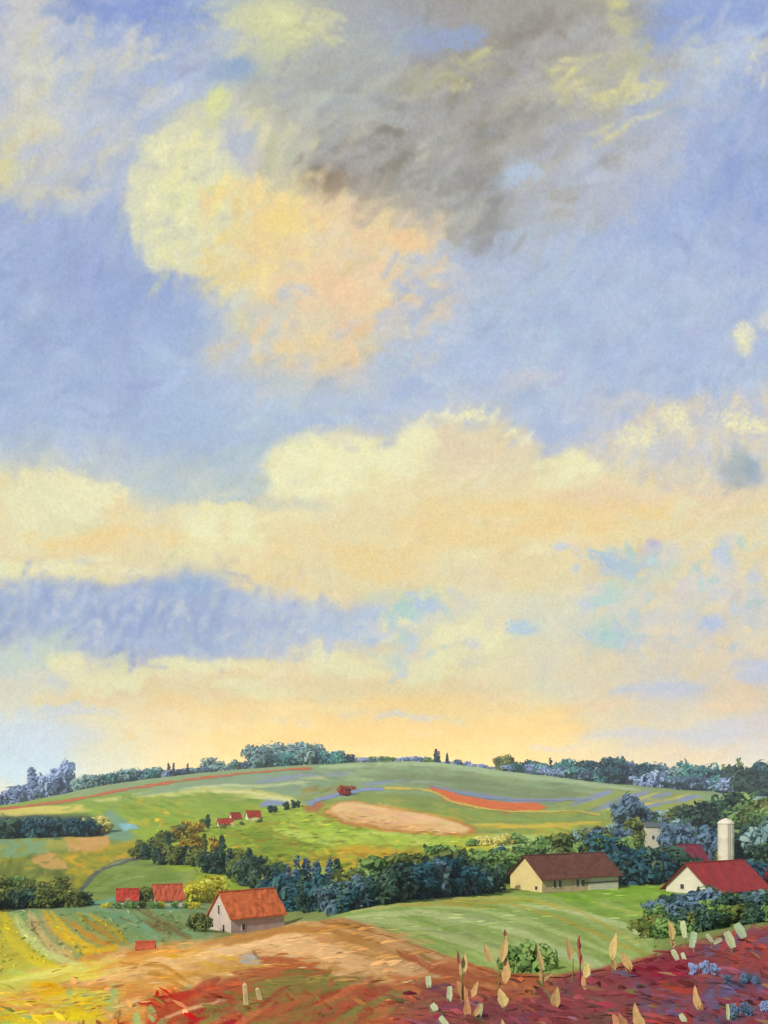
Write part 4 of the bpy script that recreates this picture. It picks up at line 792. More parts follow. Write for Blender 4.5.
def leaf_mat(name, cols, trans=.38):
    """leaves: each leaf takes its own colour from the ramp through the 'tint' attribute"""
    m, nt, out = nodes(name)
    at = nt.nodes.new('ShaderNodeAttribute'); at.attribute_name = 'tint'
    oi = nt.nodes.new('ShaderNodeObjectInfo')
    ad = nt.nodes.new('ShaderNodeMath'); ad.operation = 'MULTIPLY_ADD'; ad.inputs[1].default_value = .22
    sb = nt.nodes.new('ShaderNodeMath'); sb.operation = 'SUBTRACT'; sb.inputs[1].default_value = .11
    nt.links.new(oi.outputs['Random'], ad.inputs[0]); nt.links.new(at.outputs['Fac'], ad.inputs[2]); nt.links.new(ad.outputs[0], sb.inputs[0])
    r = nt.nodes.new('ShaderNodeValToRGB'); e = r.color_ramp.elements
    while len(e) < len(cols): e.new(.5)
    for i, c in enumerate(cols):
        e[i].position = i / (len(cols) - 1); e[i].color = (*np.clip(rgb_lin(c) * ALB * (1.85 if name in ('dark_leaves', 'blue_black_leaves') else 2.0 if name in ('lavender_leaves', 'grey_teal_leaves', 'teal_leaves') else 1.6 if name == 'olive_leaves' else LEAFK), 0, .8), 1)  # haze painted into the lavender and teal leaves: paled for the far ridge
    nt.links.new(sb.outputs[0], r.inputs[0])
    d = nt.nodes.new('ShaderNodeBsdfDiffuse'); t = nt.nodes.new('ShaderNodeBsdfTranslucent'); mx = nt.nodes.new('ShaderNodeMixShader'); mx.inputs[0].default_value = trans
    nt.links.new(r.outputs[0], d.inputs[0]); nt.links.new(r.outputs[0], t.inputs[0])
    nt.links.new(d.outputs[0], mx.inputs[1]); nt.links.new(t.outputs[0], mx.inputs[2]); nt.links.new(mx.outputs[0], out.inputs[0]); return m
LM = {
    'teal': leaf_mat('teal_leaves', [(30, 58, 66), (56, 100, 104), (86, 140, 136), (120, 164, 154)]),
    'dark': leaf_mat('dark_leaves', [(26, 40, 38), (44, 66, 58), (64, 92, 74), (92, 112, 84)]),
    'darkteal': leaf_mat('blue_black_leaves', [(20, 44, 58), (36, 70, 84), (52, 92, 98), (84, 112, 104)]),
    'olive': leaf_mat('olive_leaves', [(60, 72, 38), (90, 104, 52), (116, 124, 66), (144, 148, 84)]),
    'green': leaf_mat('green_leaves', [(62, 90, 52), (92, 124, 70), (122, 152, 86), (150, 170, 104)]),
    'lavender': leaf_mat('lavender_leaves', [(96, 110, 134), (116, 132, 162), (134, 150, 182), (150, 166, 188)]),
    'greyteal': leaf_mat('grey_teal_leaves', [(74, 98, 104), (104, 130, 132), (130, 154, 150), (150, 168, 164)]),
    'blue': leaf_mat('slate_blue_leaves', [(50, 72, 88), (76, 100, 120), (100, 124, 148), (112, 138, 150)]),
    'yellow': leaf_mat('yellow_leaves', [(140, 130, 40), (190, 176, 50), (214, 200, 70), (224, 212, 110)]),
    'cream': leaf_mat('cream_leaves', [(180, 160, 90), (206, 190, 112), (222, 208, 130), (230, 216, 150)]),
    'ochre': leaf_mat('ochre_leaves', [(96, 84, 36), (140, 120, 44), (176, 150, 50), (200, 170, 70)]),
    'rust': leaf_mat('rust_leaves', [(100, 40, 20), (140, 44, 22), (156, 56, 26), (140, 80, 36)]),
    'crimson': leaf_mat('crimson_leaves', [(84, 34, 50), (120, 44, 62), (146, 60, 76), (164, 90, 100)]),
    'bluegreen': leaf_mat('blue_green_leaves', [(52, 76, 80), (78, 104, 116), (104, 128, 146), (98, 130, 104)]),
}
BARK = paint_mat('bark', (88, 70, 56), .9, .3, 6)
# ------------------------------------------------------------------ trees
def leaves(name, lobes, n, size, seed, flat=.0, up=.0):
    """n leaf clumps spread through a few lobes; every clump is a bent pair of quads"""
    r = np.random.default_rng(seed); L = np.array(lobes, float)
    wgt = (L[:, 3] * L[:, 4] * L[:, 5]) ** .7; k = r.choice(len(L), n, p=wgt / wgt.sum())
    v = r.normal(size=(n, 3)); v /= np.linalg.norm(v, axis=1, keepdims=True)
    rad = r.uniform(.35, 1.05, n) ** .55
    c = L[k, :3] + v * L[k, 3:6] * rad[:, None]
    c += r.normal(size=(n, 3)) * size * .25
    nr = v * .9 + r.normal(size=(n, 3)) * .32 + np.array([0, 0, .3]); nr /= np.linalg.norm(nr, axis=1, keepdims=True)
    t = np.cross(nr, r.normal(size=(n, 3)) + np.array([0, 0, up])); t /= np.linalg.norm(t, axis=1, keepdims=True); b = np.cross(nr, t)
    s = size * r.uniform(.5, 1.3, n)[:, None]; a = r.uniform(.9, 1.7, n)[:, None]
    mid = c + nr * s * .28
    P = np.stack([c - t * s * a - b * s * .45, c - t * s * a * .8 + b * s * .55, mid + b * s * .6, mid - b * s * .6, c + t * s * a - b * s * .35, c + t * s * a * .85 + b * s * .4], 1).reshape(-1, 3)
    i = np.arange(n)[:, None] * 6; f = np.concatenate([i + [0, 3, 2, 1], i + [3, 4, 5, 2]])
    me = mesh_np(name, P, f, None, False)
    lob = r.random(len(L)); z = (c[:, 2] - c[:, 2].min()) / np.ptp(c[:, 2])
    tint = np.clip(.12 + .5 * lob[k] + .30 * r.random(n), .02, .98)
    at = me.attributes.new('tint', 'FLOAT', 'FACE'); at.data.foreach_set('value', np.concatenate([tint, tint]).astype(np.float32))
    me.materials.append(LM['green']); return me
def lobed(seed, w, z0, z1, n, core=True):
    r = np.random.default_rng(seed); out = []
    h = (z1 - z0) / 2; zc = (z0 + z1) / 2
    if core: out.append((0, 0, zc, w * .36, w * .36, h * .78))
    out.append((0, 0, z0 + .14 * (z1 - z0), w * .40, w * .40, (z1 - z0) * .2))
    for i in range(n):
        a = r.uniform(0, 6.28); e = r.uniform(-.8, 1); q = math.sqrt(max(0, 1 - e * e * .8)); s = r.uniform(.22, .4)
        out.append((math.cos(a) * q * w * .5 * (1 - s * .7), math.sin(a) * q * w * .5 * (1 - s * .7), zc + e * h * (1 - s), w * s * .75, w * s * .75, h * s * 1.1))
    return out
CROWN = {}
for v in range(3):
    CROWN['round', v] = [leaves('crown', lobed(10 + v, 1.0, .02, 1, 10), 470, .078, v), .2]
    CROWN['oval', v] = [leaves('crown', lobed(20 + v, .68, .02, 1, 9), 420, .072, v), .2]
    CROWN['spire', v] = [leaves('crown', [(rnd.uniform(-.02, .02), rnd.uniform(-.02, .02), z, .17 * (1 - z) ** .7 + .025, .17 * (1 - z) ** .7 + .025, .09) for z in np.linspace(.04, .97, 9)], 400, .046, v, up=3), .12]
    CROWN['column', v] = [leaves('crown', [(rnd.uniform(-.03, .03), 0, z, .13 * math.sin(2.6 * (1 - z) + .35) + .03, .13 * math.sin(2.6 * (1 - z) + .35) + .03, .12) for z in np.linspace(.03, .94, 8)], 400, .048, v, up=3), .1]
    CROWN['bush', v] = [leaves('crown', lobed(30 + v, 1.5, -.05, 1, 9), 400, .105, v), .3]
    CROWN['low', v] = [leaves('crown', lobed(40 + v, 2.4, -.08, 1, 10), 400, .12, v), .3]
def trunk_mesh(seed, top, r0):
    r = random.Random(seed); vs, fs = [], []
    def tube(p0, p1, ra, rb, seg=4):
        nonlocal vs, fs
        n = 6; base = len(vs)
        for k in range(seg + 1):
            t = k / seg; c = p0.lerp(p1, t) + Vector((r.uniform(-1, 1), r.uniform(-1, 1), 0)) * ra * .5 * (0 < k < seg); d = (p1 - p0).normalized()
            x = d.orthogonal().normalized(); y = d.cross(x); rr = ra + (rb - ra) * t
            for j in range(n): a = j / n * 6.283; vs.append(tuple(c + (x * math.cos(a) + y * math.sin(a)) * rr))
        for k in range(seg):
            for j in range(n): fs.append((base + k * n + j, base + k * n + (j + 1) % n, base + (k + 1) * n + (j + 1) % n, base + (k + 1) * n + j))
    tube(Vector((0, 0, -.08)), Vector((r.uniform(-.02, .02), 0, top)), r0, r0 * .3, 5)
    for i in range(5):
        z = top * r.uniform(.35, .85); a = r.uniform(0, 6.28); L = .25 * (1.1 - z)
        tube(Vector((0, 0, z)), Vector((math.cos(a) * L, math.sin(a) * L, z + L * .9)), r0 * .45, r0 * .12, 3)
    return mesh_np('trunk', vs, fs, BARK)
TRUNK = {k: [trunk_mesh(i, t, r) for i in range(2)] for k, t, r in (('round', .7, .03), ('oval', .75, .025), ('spire', .9, .018), ('column', .85, .018), ('bush', .6, .03), ('low', .5, .03))}
CAT = {'round': 'tree', 'oval': 'tree', 'spire': 'tree', 'column': 'tree', 'bush': 'bush', 'low': 'bush'}
NAME = {'round': 'broadleaf_tree', 'oval': 'broadleaf_tree', 'spire': 'conifer_tree', 'column': 'poplar_tree', 'bush': 'bush', 'low': 'bush'}
def plant(kind, loc, h, mat, label, group=None, wid=1.):
    v = rnd.randrange(3)
    e = empty(NAME[kind], loc, rnd.uniform(0, 6.28)); q = wid * rnd.uniform(.92, 1.08); e.scale = (h * q, h * q, h)
    tag(e, label, CAT[kind], group)
    c = link('crown', CROWN[kind, v][0], e); c.material_slots[0].link = 'OBJECT'; c.material_slots[0].material = LM[mat]
    link('trunk' if CAT[kind] == 'tree' else 'stem', TRUNK[kind][v % 2], e)
    return e
ORD = 'first second third fourth fifth sixth seventh eighth ninth tenth eleventh twelfth thirteenth fourteenth fifteenth sixteenth seventeenth eighteenth nineteenth twentieth'.split()
ORD += ['twenty-' + o for o in ORD[:9]] + ['thirtieth']
WORD = {'teal': 'teal green', 'dark': 'dark green', 'darkteal': 'blue-black', 'olive': 'olive green', 'green': 'fresh green', 'lavender': 'lavender blue', 'greyteal': 'grey-teal', 'blue': 'slate blue', 'yellow': 'bright yellow',
        'cream': 'pale yellow', 'ochre': 'ochre yellow', 'rust': 'rusty red', 'crimson': 'crimson', 'bluegreen': 'blue-green'}
KW = {'round': 'rounded tree', 'oval': 'tall tree', 'spire': 'pointed tree', 'column': 'slender tree', 'bush': 'bush', 'low': 'low bush'}
def row(base, n, hs, kinds, mats, where, group, d=None, jx=.3, jy=.6, wid=1., back=0):
    """base: polyline of picture points that the row stands along; hs: heights in picture rows"""
    xs = np.linspace(0, 1, n) if n > 1 else [0.5]; bx = [p[0] for p in base]
    step = (bx[-1] - bx[0]) / max(1, n - 1); cnt = {}
    items = []
    for t in xs:
        x = bx[0] + t * (bx[-1] - bx[0]) + rnd.uniform(-jx, jx) * step; y = lin(base, x) + rnd.uniform(-jy, jy)
        items.append([x, y, rnd.choice(kinds), rnd.choice(mats)])
    items.sort(key=lambda i: i[0])
    for x, y, kd, mt in items:
        p = ground_d(x, d * rnd.uniform(.985, 1.02)) if d else ground_at(x, y)
        if back: p = ground_d(x, p.y + back * rnd.uniform(.7, 1.3))
        t = (x - bx[0]) / max(1e-3, bx[-1] - bx[0])
        h = (np.interp(t, np.linspace(0, 1, len(hs)), hs)) * rnd.uniform(.82, 1.15) * p.y / F
        key = (WORD[mt], KW[kd]); cnt.setdefault(key, []).append((p, h, kd, mt))
    for (wm, wk), lst in cnt.items():
        for i, (p, h, kd, mt) in enumerate(lst):
            which = (ORD[i] + ' ' if len(lst) > 1 else '') + wm + ' ' + wk
            lab = which + (' from left ' if len(lst) > 1 else ' ') + where
            plant(kd, p, h, mt, lab, group, wid)
# ---- far ridge
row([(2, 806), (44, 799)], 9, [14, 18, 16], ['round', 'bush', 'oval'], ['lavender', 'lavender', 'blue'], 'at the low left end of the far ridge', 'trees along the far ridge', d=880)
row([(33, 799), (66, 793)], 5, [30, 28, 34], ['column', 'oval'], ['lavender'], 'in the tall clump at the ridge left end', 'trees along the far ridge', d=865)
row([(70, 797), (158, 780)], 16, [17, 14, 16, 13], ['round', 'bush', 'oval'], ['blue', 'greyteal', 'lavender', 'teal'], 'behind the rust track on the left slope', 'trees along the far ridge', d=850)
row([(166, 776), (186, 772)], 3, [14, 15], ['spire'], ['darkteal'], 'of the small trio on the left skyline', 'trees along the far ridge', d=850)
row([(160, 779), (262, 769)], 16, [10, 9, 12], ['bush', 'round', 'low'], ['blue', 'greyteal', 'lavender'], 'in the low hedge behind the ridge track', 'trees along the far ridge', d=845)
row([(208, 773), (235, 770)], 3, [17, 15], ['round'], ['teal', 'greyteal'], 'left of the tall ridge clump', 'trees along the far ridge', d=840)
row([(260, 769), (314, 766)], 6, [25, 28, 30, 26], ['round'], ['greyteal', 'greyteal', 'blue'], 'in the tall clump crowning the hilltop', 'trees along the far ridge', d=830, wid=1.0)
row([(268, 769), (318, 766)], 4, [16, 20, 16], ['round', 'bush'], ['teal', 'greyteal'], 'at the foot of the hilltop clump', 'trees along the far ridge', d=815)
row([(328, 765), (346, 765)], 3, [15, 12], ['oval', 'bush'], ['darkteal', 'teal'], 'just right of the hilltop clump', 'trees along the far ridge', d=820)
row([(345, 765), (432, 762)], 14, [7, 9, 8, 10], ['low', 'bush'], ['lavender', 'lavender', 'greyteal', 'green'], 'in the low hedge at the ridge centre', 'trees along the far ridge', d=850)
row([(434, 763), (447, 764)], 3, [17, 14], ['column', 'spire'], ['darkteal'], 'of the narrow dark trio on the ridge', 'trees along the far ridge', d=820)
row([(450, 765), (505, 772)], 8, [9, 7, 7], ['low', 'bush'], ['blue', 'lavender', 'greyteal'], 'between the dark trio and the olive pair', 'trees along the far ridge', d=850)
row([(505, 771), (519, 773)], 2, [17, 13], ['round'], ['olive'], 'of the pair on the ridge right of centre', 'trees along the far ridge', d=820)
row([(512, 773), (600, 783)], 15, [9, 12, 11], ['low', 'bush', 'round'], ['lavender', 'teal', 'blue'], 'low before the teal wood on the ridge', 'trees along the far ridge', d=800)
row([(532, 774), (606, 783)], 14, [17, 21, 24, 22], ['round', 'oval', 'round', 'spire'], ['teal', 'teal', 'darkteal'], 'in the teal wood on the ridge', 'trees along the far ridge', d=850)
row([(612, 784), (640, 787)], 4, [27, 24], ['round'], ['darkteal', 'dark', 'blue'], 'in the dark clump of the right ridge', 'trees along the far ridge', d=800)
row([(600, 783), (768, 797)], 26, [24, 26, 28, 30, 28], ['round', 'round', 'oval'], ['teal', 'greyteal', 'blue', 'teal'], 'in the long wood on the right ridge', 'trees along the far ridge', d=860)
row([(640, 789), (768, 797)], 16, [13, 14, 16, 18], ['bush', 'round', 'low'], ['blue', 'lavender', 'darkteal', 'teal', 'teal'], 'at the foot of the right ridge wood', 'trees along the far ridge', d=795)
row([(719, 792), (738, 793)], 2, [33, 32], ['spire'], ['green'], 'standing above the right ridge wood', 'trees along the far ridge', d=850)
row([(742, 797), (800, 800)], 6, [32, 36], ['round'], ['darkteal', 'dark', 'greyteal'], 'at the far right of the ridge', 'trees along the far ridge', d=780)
# ---- left slope
row([(-30, 838), (92, 836)], 17, [20, 19, 20], ['round', 'bush'], ['darkteal', 'darkteal', 'dark'], 'in the dark hedgerow on the left slope', 'trees of the left hedgerow', wid=1.0)
for x, h, k, m, l in ((84, 15, 'column', 'cream', 'slim pale yellow tree leftmost of the three by the left hedgerow'), (98, 18, 'oval', 'cream', 'pale yellow tree in the middle of the three by the left hedgerow'),
                      (105, 19, 'oval', 'cream', 'fullest pale yellow tree at the right end of the hedgerow'), (93, 8, 'bush', 'rust', 'small rusty bush between the pale yellow trees')):
    plant(k, ground_at(x, 833 + (k == 'bush') * 2), h * ground_at(x, 833).y / F, m, l, 'pale yellow trees by the left hedgerow' if m == 'cream' else None, 1.1)
row([(132, 852), (160, 842), (205, 830)], 13, [9, 12, 10], ['bush', 'round'], ['ochre', 'olive', 'ochre'], 'among the yellow flecks above the green dome', 'bushes on the left slope', jy=5)
plant('column', ground_at(208, 829), 14 * ground_at(208, 829).y / F, 'dark', 'single dark slender tree left of the red-roofed hamlet', None, 1.3)
row([(269, 813), (300, 807)], 5, [8, 9, 8], ['oval'], ['dark'], 'of the small row right of the red-roofed hamlet', 'small trees beside the lane')
plant('low', ground_at(346, 795), 11 * ground_at(346, 795).y / F, 'rust', 'rusty red bush by the lane above the tan field', None, .6)
row([(-30, 910), (78, 907)], 13, [20, 19, 22, 16], ['round', 'bush'], ['olive', 'dark', 'olive'], 'in the thicket at the left edge', 'bushes at the left edge', wid=1.1, jy=2)
row([(-30, 892), (56, 890)], 7, [15, 16, 13], ['bush', 'low'], ['olive', 'olive', 'green'], 'behind the thicket at the left edge', 'bushes at the left edge', jy=4)
plant('round', ground_at(145, 904), 19 * ground_at(145, 904).y / F, 'olive', 'olive tree between the two small red roofs on the left', None, .8)
row([(190, 902), (212, 900)], 4, [16, 22], ['bush', 'round'], ['yellow'], 'behind the orange-roofed barn', 'bright yellow bushes')
plant('bush', ground_d(199, 148), 20 * 148 / F, 'olive', 'grey-green bush against the left wall of the barn', None, .8)
# ---- diagonal wood running down behind the barn
row([(138, 860), (200, 868), (240, 884), (275, 902)], 19, [14, 22, 28, 32], ['round', 'oval', 'column'], ['dark', 'dark', 'olive'], 'in the diagonal belt above the barn', 'trees of the diagonal belt', jy=2)
row([(160, 852), (210, 856), (250, 872), (290, 890)], 13, [16, 22, 24], ['oval', 'column', 'round'], ['olive', 'dark', 'ochre'], 'along the upper edge of the diagonal belt', 'trees of the diagonal belt', jy=3)
row([(268, 905), (292, 910), (344, 913)], 13, [32, 38, 34, 30], ['column', 'oval', 'spire'], ['darkteal', 'dark', 'dark'], 'in the dark stand right of the barn', 'trees of the dark stand', jy=1.5)
row([(285, 896), (340, 898)], 6, [38, 38, 34], ['column', 'spire'], ['blue', 'dark', 'darkteal'], 'rising at the back of the dark stand', 'trees of the dark stand', jy=2)
row([(335, 914), (400, 901), (450, 895), (498, 892)], 21, [32, 36, 38, 32], ['round', 'oval'], ['dark', 'darkteal', 'bluegreen'], 'in the front of the middle belt', 'trees of the middle belt', jy=1)
row([(345, 902), (400, 893), (450, 886), (506, 880)], 16, [34, 38, 42, 34], ['round'], ['olive', 'olive', 'green'], 'in the back of the middle belt', 'trees of the middle belt', jy=2, wid=1.05)
# ---- trees behind the right farm
row([(500, 872), (545, 866), (620, 866)], 12, [24, 32, 34], ['round', 'bush'], ['olive', 'blue', 'green', 'darkteal'], 'behind the brown-roofed farmhouse', 'trees behind the farmhouse', jy=2)
row([(575, 852), (640, 846)], 8, [26, 30], ['round', 'oval'], ['olive', 'blue', 'greyteal'], 'up the slope behind the farmhouse', 'trees behind the farmhouse', jy=4)
row([(612, 884), (640, 884), (672, 880)], 9, [30, 34, 30], ['round', 'bush'], ['dark', 'dark', 'darkteal'], 'between the farmhouse and the red-roofed barn', 'dark trees between the two farms', jy=1)
row([(618, 870), (690, 864)], 7, [18, 16], ['bush', 'round'], ['dark', 'olive', 'blue'], 'in front of the white cottage', 'dark trees between the two farms', jy=3)
row([(630, 832), (640, 832)], 2, [34, 28], ['column', 'oval'], ['darkteal', 'blue'], 'left of the white cottage', None, wid=1.2)
row([(652, 826), (716, 832)], 8, [20, 24, 32], ['round', 'oval'], ['olive', 'olive', 'dark', 'greyteal', 'blue'], 'behind the white cottage and silo', 'trees around the silo', jy=3)
row([(668, 852), (700, 855)], 5, [30, 34], ['oval', 'round'], ['blue', 'darkteal', 'greyteal'], 'between the white cottage and the silo', 'trees around the silo', jy=2)
row([(728, 828), (775, 834)], 6, [34, 34], ['round'], ['green', 'dark', 'olive'], 'behind and right of the silo', 'trees around the silo', jy=2)
row([(746, 868), (800, 875)], 7, [46, 52], ['round', 'oval'], ['darkteal', 'blue', 'dark', 'greyteal'], 'right of the silo at the picture edge', 'trees around the silo', jy=3)
row([(752, 884), (800, 890)], 4, [24, 26], ['bush'], ['dark', 'crimson', 'darkteal'], 'behind the red-roofed barn at the right edge', None, jy=2)
row([(108, 908), (150, 908), (194, 908)], 9, [6, 8, 7], ['low', 'bush'], ['green', 'olive', 'yellow'], 'in front of the two small cottages', 'bushes around the small cottages', wid=.8, jy=.5)
row([(224, 829), (262, 822)], 5, [5, 5], ['low', 'bush'], ['cream', 'olive'], 'beside the red-roofed hamlet', 'bushes around the hamlet', wid=.8, jy=1)
row([(470, 846), (520, 842)], 5, [9, 11], ['low', 'bush'], ['cream', 'green'], 'above the middle belt near the farmhouse', 'pale bushes above the belt', jy=2)
# ---- bushes below the red-roofed barn
row([(660, 912), (780, 914)], 13, [22, 26, 22], ['bush', 'low'], ['bluegreen', 'blue', 'dark', 'olive'], 'under the wall of the red-roofed barn', 'bushes below the red-roofed barn', d=130)
row([(655, 930), (700, 926), (780, 918)], 12, [24, 26, 22], ['bush', 'round'], ['bluegreen', 'green', 'dark'], 'on the bank below the red-roofed barn', 'bushes below the red-roofed barn', d=80, wid=.9)
row([(668, 943), (710, 936), (775, 926)], 9, [20, 22, 16], ['bush', 'low'], ['dark', 'green', 'olive'], 'along the top of the red bank', 'bushes below the red-roofed barn', d=54)
row([(652, 948), (672, 946)], 3, [20, 24], ['bush'], ['dark', 'olive'], 'at the corner of the green field and the bank', 'bushes below the red-roofed barn', d=56)
row([(510, 990), (532, 990)], 3, [28, 32], ['bush', 'round'], ['dark', 'green'], 'at the edge of the red flower bank', 'green bushes among the tall stalks', d=37, jx=.2)

# ------------------------------------------------------------------ houses
def prism(name, pts, mat, parent):   # pts: list of quads/tris as vertex tuples
    vs, fs = [], []
    for p in pts:
        fs.append(tuple(range(len(vs), len(vs) + len(p)))); vs += [tuple(q) for q in p]
    me = bpy.data.meshes.new(name); me.from_pydata(vs, [], fs); me.update(); me.materials.append(mat)
    return link(name, me, parent)
def boxq(x0, x1, y0, y1, z0, z1):
    v = [(x0, y0, z0), (x1, y0, z0), (x1, y1, z0), (x0, y1, z0), (x0, y0, z1), (x1, y0, z1), (x1, y1, z1), (x0, y1, z1)]
    return [[v[i] for i in f] for f in ((0, 3, 2, 1), (4, 5, 6, 7), (0, 1, 5, 4), (1, 2, 6, 5), (2, 3, 7, 6), (3, 0, 4, 7))]
def roofm(name, L, W, eave, ridge, ov, th, mat, parent, wob=.06, inset=0):
    """two pitched slabs; x along the ridge, y across; the surface is slightly uneven"""
    r = random.Random(int(L * 100)); vs, fs = [], []; nx, ny = 14, 5
    slope = (ridge - eave) / (W / 2)
    for side in (-1, 1):
        for top in (0, 1):
            base = len(vs)
            for i in range(nx + 1):
                for j in range(ny + 1):
                    t = j / ny; y = side * (W / 2 + ov) * (1 - t); x = -L / 2 - ov + (L + 2 * ov) * i / nx
                    x *= 1 - inset * t
                    z = ridge - slope * abs(y) + (th if top else 0) + r.uniform(-wob, wob) * (0 if (not top) else 1)
                    vs.append((x, y, z))
            for i in range(nx):
                for j in range(ny):
                    a = base + i * (ny + 1) + j; q = (a, a + ny + 1, a + ny + 2, a + 1); fs.append(q if (side == 1) != bool(top) else q[::-1])
            if top:
                lo = base - (nx + 1) * (ny + 1)
                for i in range(nx): a = i * (ny + 1); fs.append((lo + a, lo + a + ny + 1, base + a + ny + 1, base + a))
                for i in (0, nx):
                    for j in range(ny): a = i * (ny + 1) + j; fs.append((lo + a, lo + a + 1, base + a + 1, base + a))
    me = bpy.data.meshes.new(name); me.from_pydata(vs, [], fs); me.update(); me.materials.append(mat)
    return link(name, me, parent)
def house(name, C, side_deg, W, L, eave, ridge, wall_m, roof_m, label, cat, ov=.4, gable_m=None, side_win=(), gable_win=(), chimney=None, door=None, group=None, frame_m=None, base=2.5, wob=.06, inset=0, white_end=None):
    """C: the near corner between the front gable and the long wall; the long wall runs along side_deg, measured from +X"""
    a = math.radians(side_deg); sx, sy = math.cos(a), math.sin(a)
    ctr = Vector((C.x + sx * L / 2 - sy * W / 2, C.y + sy * L / 2 + sx * W / 2, C.z))
    e = tag(empty(name, ctr, a), label, cat, group)
    h, w2 = L / 2, W / 2
    gm = gable_m or wall_m
    prism('wall', [[(-h, -w2, -base), (h, -w2, -base), (h, -w2, eave), (-h, -w2, eave)]], wall_m, e)
    prism('wall', [[(h, w2, -base), (-h, w2, -base), (-h, w2, eave), (h, w2, eave)]], wall_m, e)
    g = prism('gable_wall', [[(-h, w2, -base), (-h, -w2, -base), (-h, -w2, eave), (-h, 0, ridge - .03), (-h, w2, eave)]], gm, e)
    prism('gable_wall', [[(h, -w2, -base), (h, w2, -base), (h, w2, eave), (h, 0, ridge - .03), (h, -w2, eave)]], gm, e)
    rf = roofm('roof', L, W, eave, ridge, ov, .14, roof_m, e, wob, inset)
    prism('ridge_cap', boxq(-h - ov, h + ov, -.14, .14, ridge + .08, ridge + .28), roof_m, rf) if not inset else None
    for x, z, ww, hh in side_win:
        f = prism('window', boxq(-h + x - ww / 2 - .1, -h + x + ww / 2 + .1, -w2 - .07, -w2 + .03, z - .1, z + hh + .1), frame_m or M_white, e)
        prism('pane', boxq(-h + x - ww / 2, -h + x + ww / 2, -w2 - .10, -w2 - .074, z, z + hh), M_glass, f)
    for y, z, ww, hh in gable_win:
        f = prism('window', boxq(-h - .07, -h + .03, y - ww / 2 - .1, y + ww / 2 + .1, z - .1, z + hh + .1), frame_m or M_white, e)
        prism('pane', boxq(-h - .10, -h - .074, y - ww / 2, y + ww / 2, z, z + hh), M_glass, f)
    if white_end:
        q = prism('whitewashed_wall', boxq(-h + white_end[0], -h + white_end[1], -w2 - .12, -w2 - .004, -base, eave - .25), M_off, e)
        prism('rail', boxq(-h + white_end[0] - 1.5, -h + white_end[1], -w2 - .26, -w2 - .125, 1.35, 1.55), M_glass, e)
    if chimney:
        x, y, s_, z = chimney; c = prism('chimney', boxq(x - s_, x + s_, y - s_, y + s_, ridge - 1.6, ridge + z), M_brick, rf)
        prism('cap', boxq(x - s_ - .1, x + s_ + .1, y - s_ - .1, y + s_ + .1, ridge + z, ridge + z + .15), M_stone, c)
    if door:
        x, ww, hh = door; d = prism('door', boxq(-h + x, -h + x + ww, -w2 - .06, -w2 + .02, -.2, hh), M_door, e)
        prism('handle', boxq(-h + x + ww - .2, -h + x + ww - .1, -w2 - .12, -w2 - .063, .95, 1.1), M_glass, d)
    return e
M_white = paint_mat('white_paint', (226, 220, 204), .7, .06, 2)
M_glass = paint_mat('dark_window', (58, 56, 58), .3, .2, 1, .5, 0)
M_brick = paint_mat('chimney_brick', (150, 90, 70), .9, .25, 4)
M_stone = paint_mat('grey_stone', (170, 160, 150), .9, .15, 2)
M_door = paint_mat('dark_door', (84, 64, 60), .7, .2, 3)
M_plaster_pink = paint_mat('pinkish_plaster', (204, 184, 170), .9, .14, .9, bump=.6)
M_plaster_shaded = paint_mat('mauve_shaded_plaster', (200, 180, 174), .9, .14, .9, bump=.6)  # barn's long wall: mauve-grey shade put into the plaster colour
M_orange_tile = paint_mat('orange_roof_tiles', (210, 108, 56), .8, .3, 1.1, .12, .8)
M_brown_tile = paint_mat('brown_roof_tiles', (108, 66, 52), .85, .22, .9, .1, .8)
M_cream = paint_mat('cream_plaster', (228, 206, 140), .9, .08, .7, bump=.5)
M_tan_shaded = paint_mat('tan_shaded_plaster', (206, 180, 140), .9, .14, .7, bump=.5)  # farmhouse side walls: shade put into the colour, duller than the lit gables
M_red_tile = paint_mat('deep_red_roof_tiles', (160, 46, 48), .7, .2, .7, .15, .7)
M_small_red = paint_mat('brick_red_roof_tiles', (190, 90, 58), .85, .2, .7, .1, .6)
M_far_red = paint_mat('faded_red_roof_tiles', (176, 58, 34), .85, .2, .4, .1, .5)
M_off = paint_mat('off_white_render', (222, 214, 192), .9, .1, .6, bump=.5)
M_crimson = paint_mat('crimson_roof', (122, 42, 62), .8, .2, .5, .1, .5)
M_blue_metal = paint_mat('blue_grey_metal', (74, 98, 120), .6, .15, .5, .3)
M_wood = paint_mat('grey_brown_timber', (170, 150, 110), .85, .25, 3)
def corner(px, py, d): return Vector(((px - CX) / F * d, d, -(py - YH) / F * d))
house('barn', corner(231, 937, 150), 41, 6.4, 9.9, 3.0, 6.5, M_plaster_shaded, M_orange_tile, 'barn with a bright orange roof and pinkish gable at the edge of the tan field', 'barn', .35, M_plaster_pink,
      side_win=((2.2, .9, .5, 1.0),), gable_win=((.2, 3.2, .45, 1.4), (-1.2, .6, .5, 1.1)), wob=.12)
house('farmhouse', corner(542, 893, 190), 32, 9.6, 20.5, 3.0, 6.9, M_tan_shaded, M_brown_tile, 'long farmhouse with a brown roof and cream gable behind the light green field', 'house', .7, M_cream,
      side_win=((3.2, .9, .7, 1.4), (4.6, .9, .7, 1.4), (9.2, .9, .7, 1.4), (10.6, .9, .9, 1.2)), gable_win=((-3.2, .5, .7, .7),), wob=.1, white_end=(12.2, 20.3))
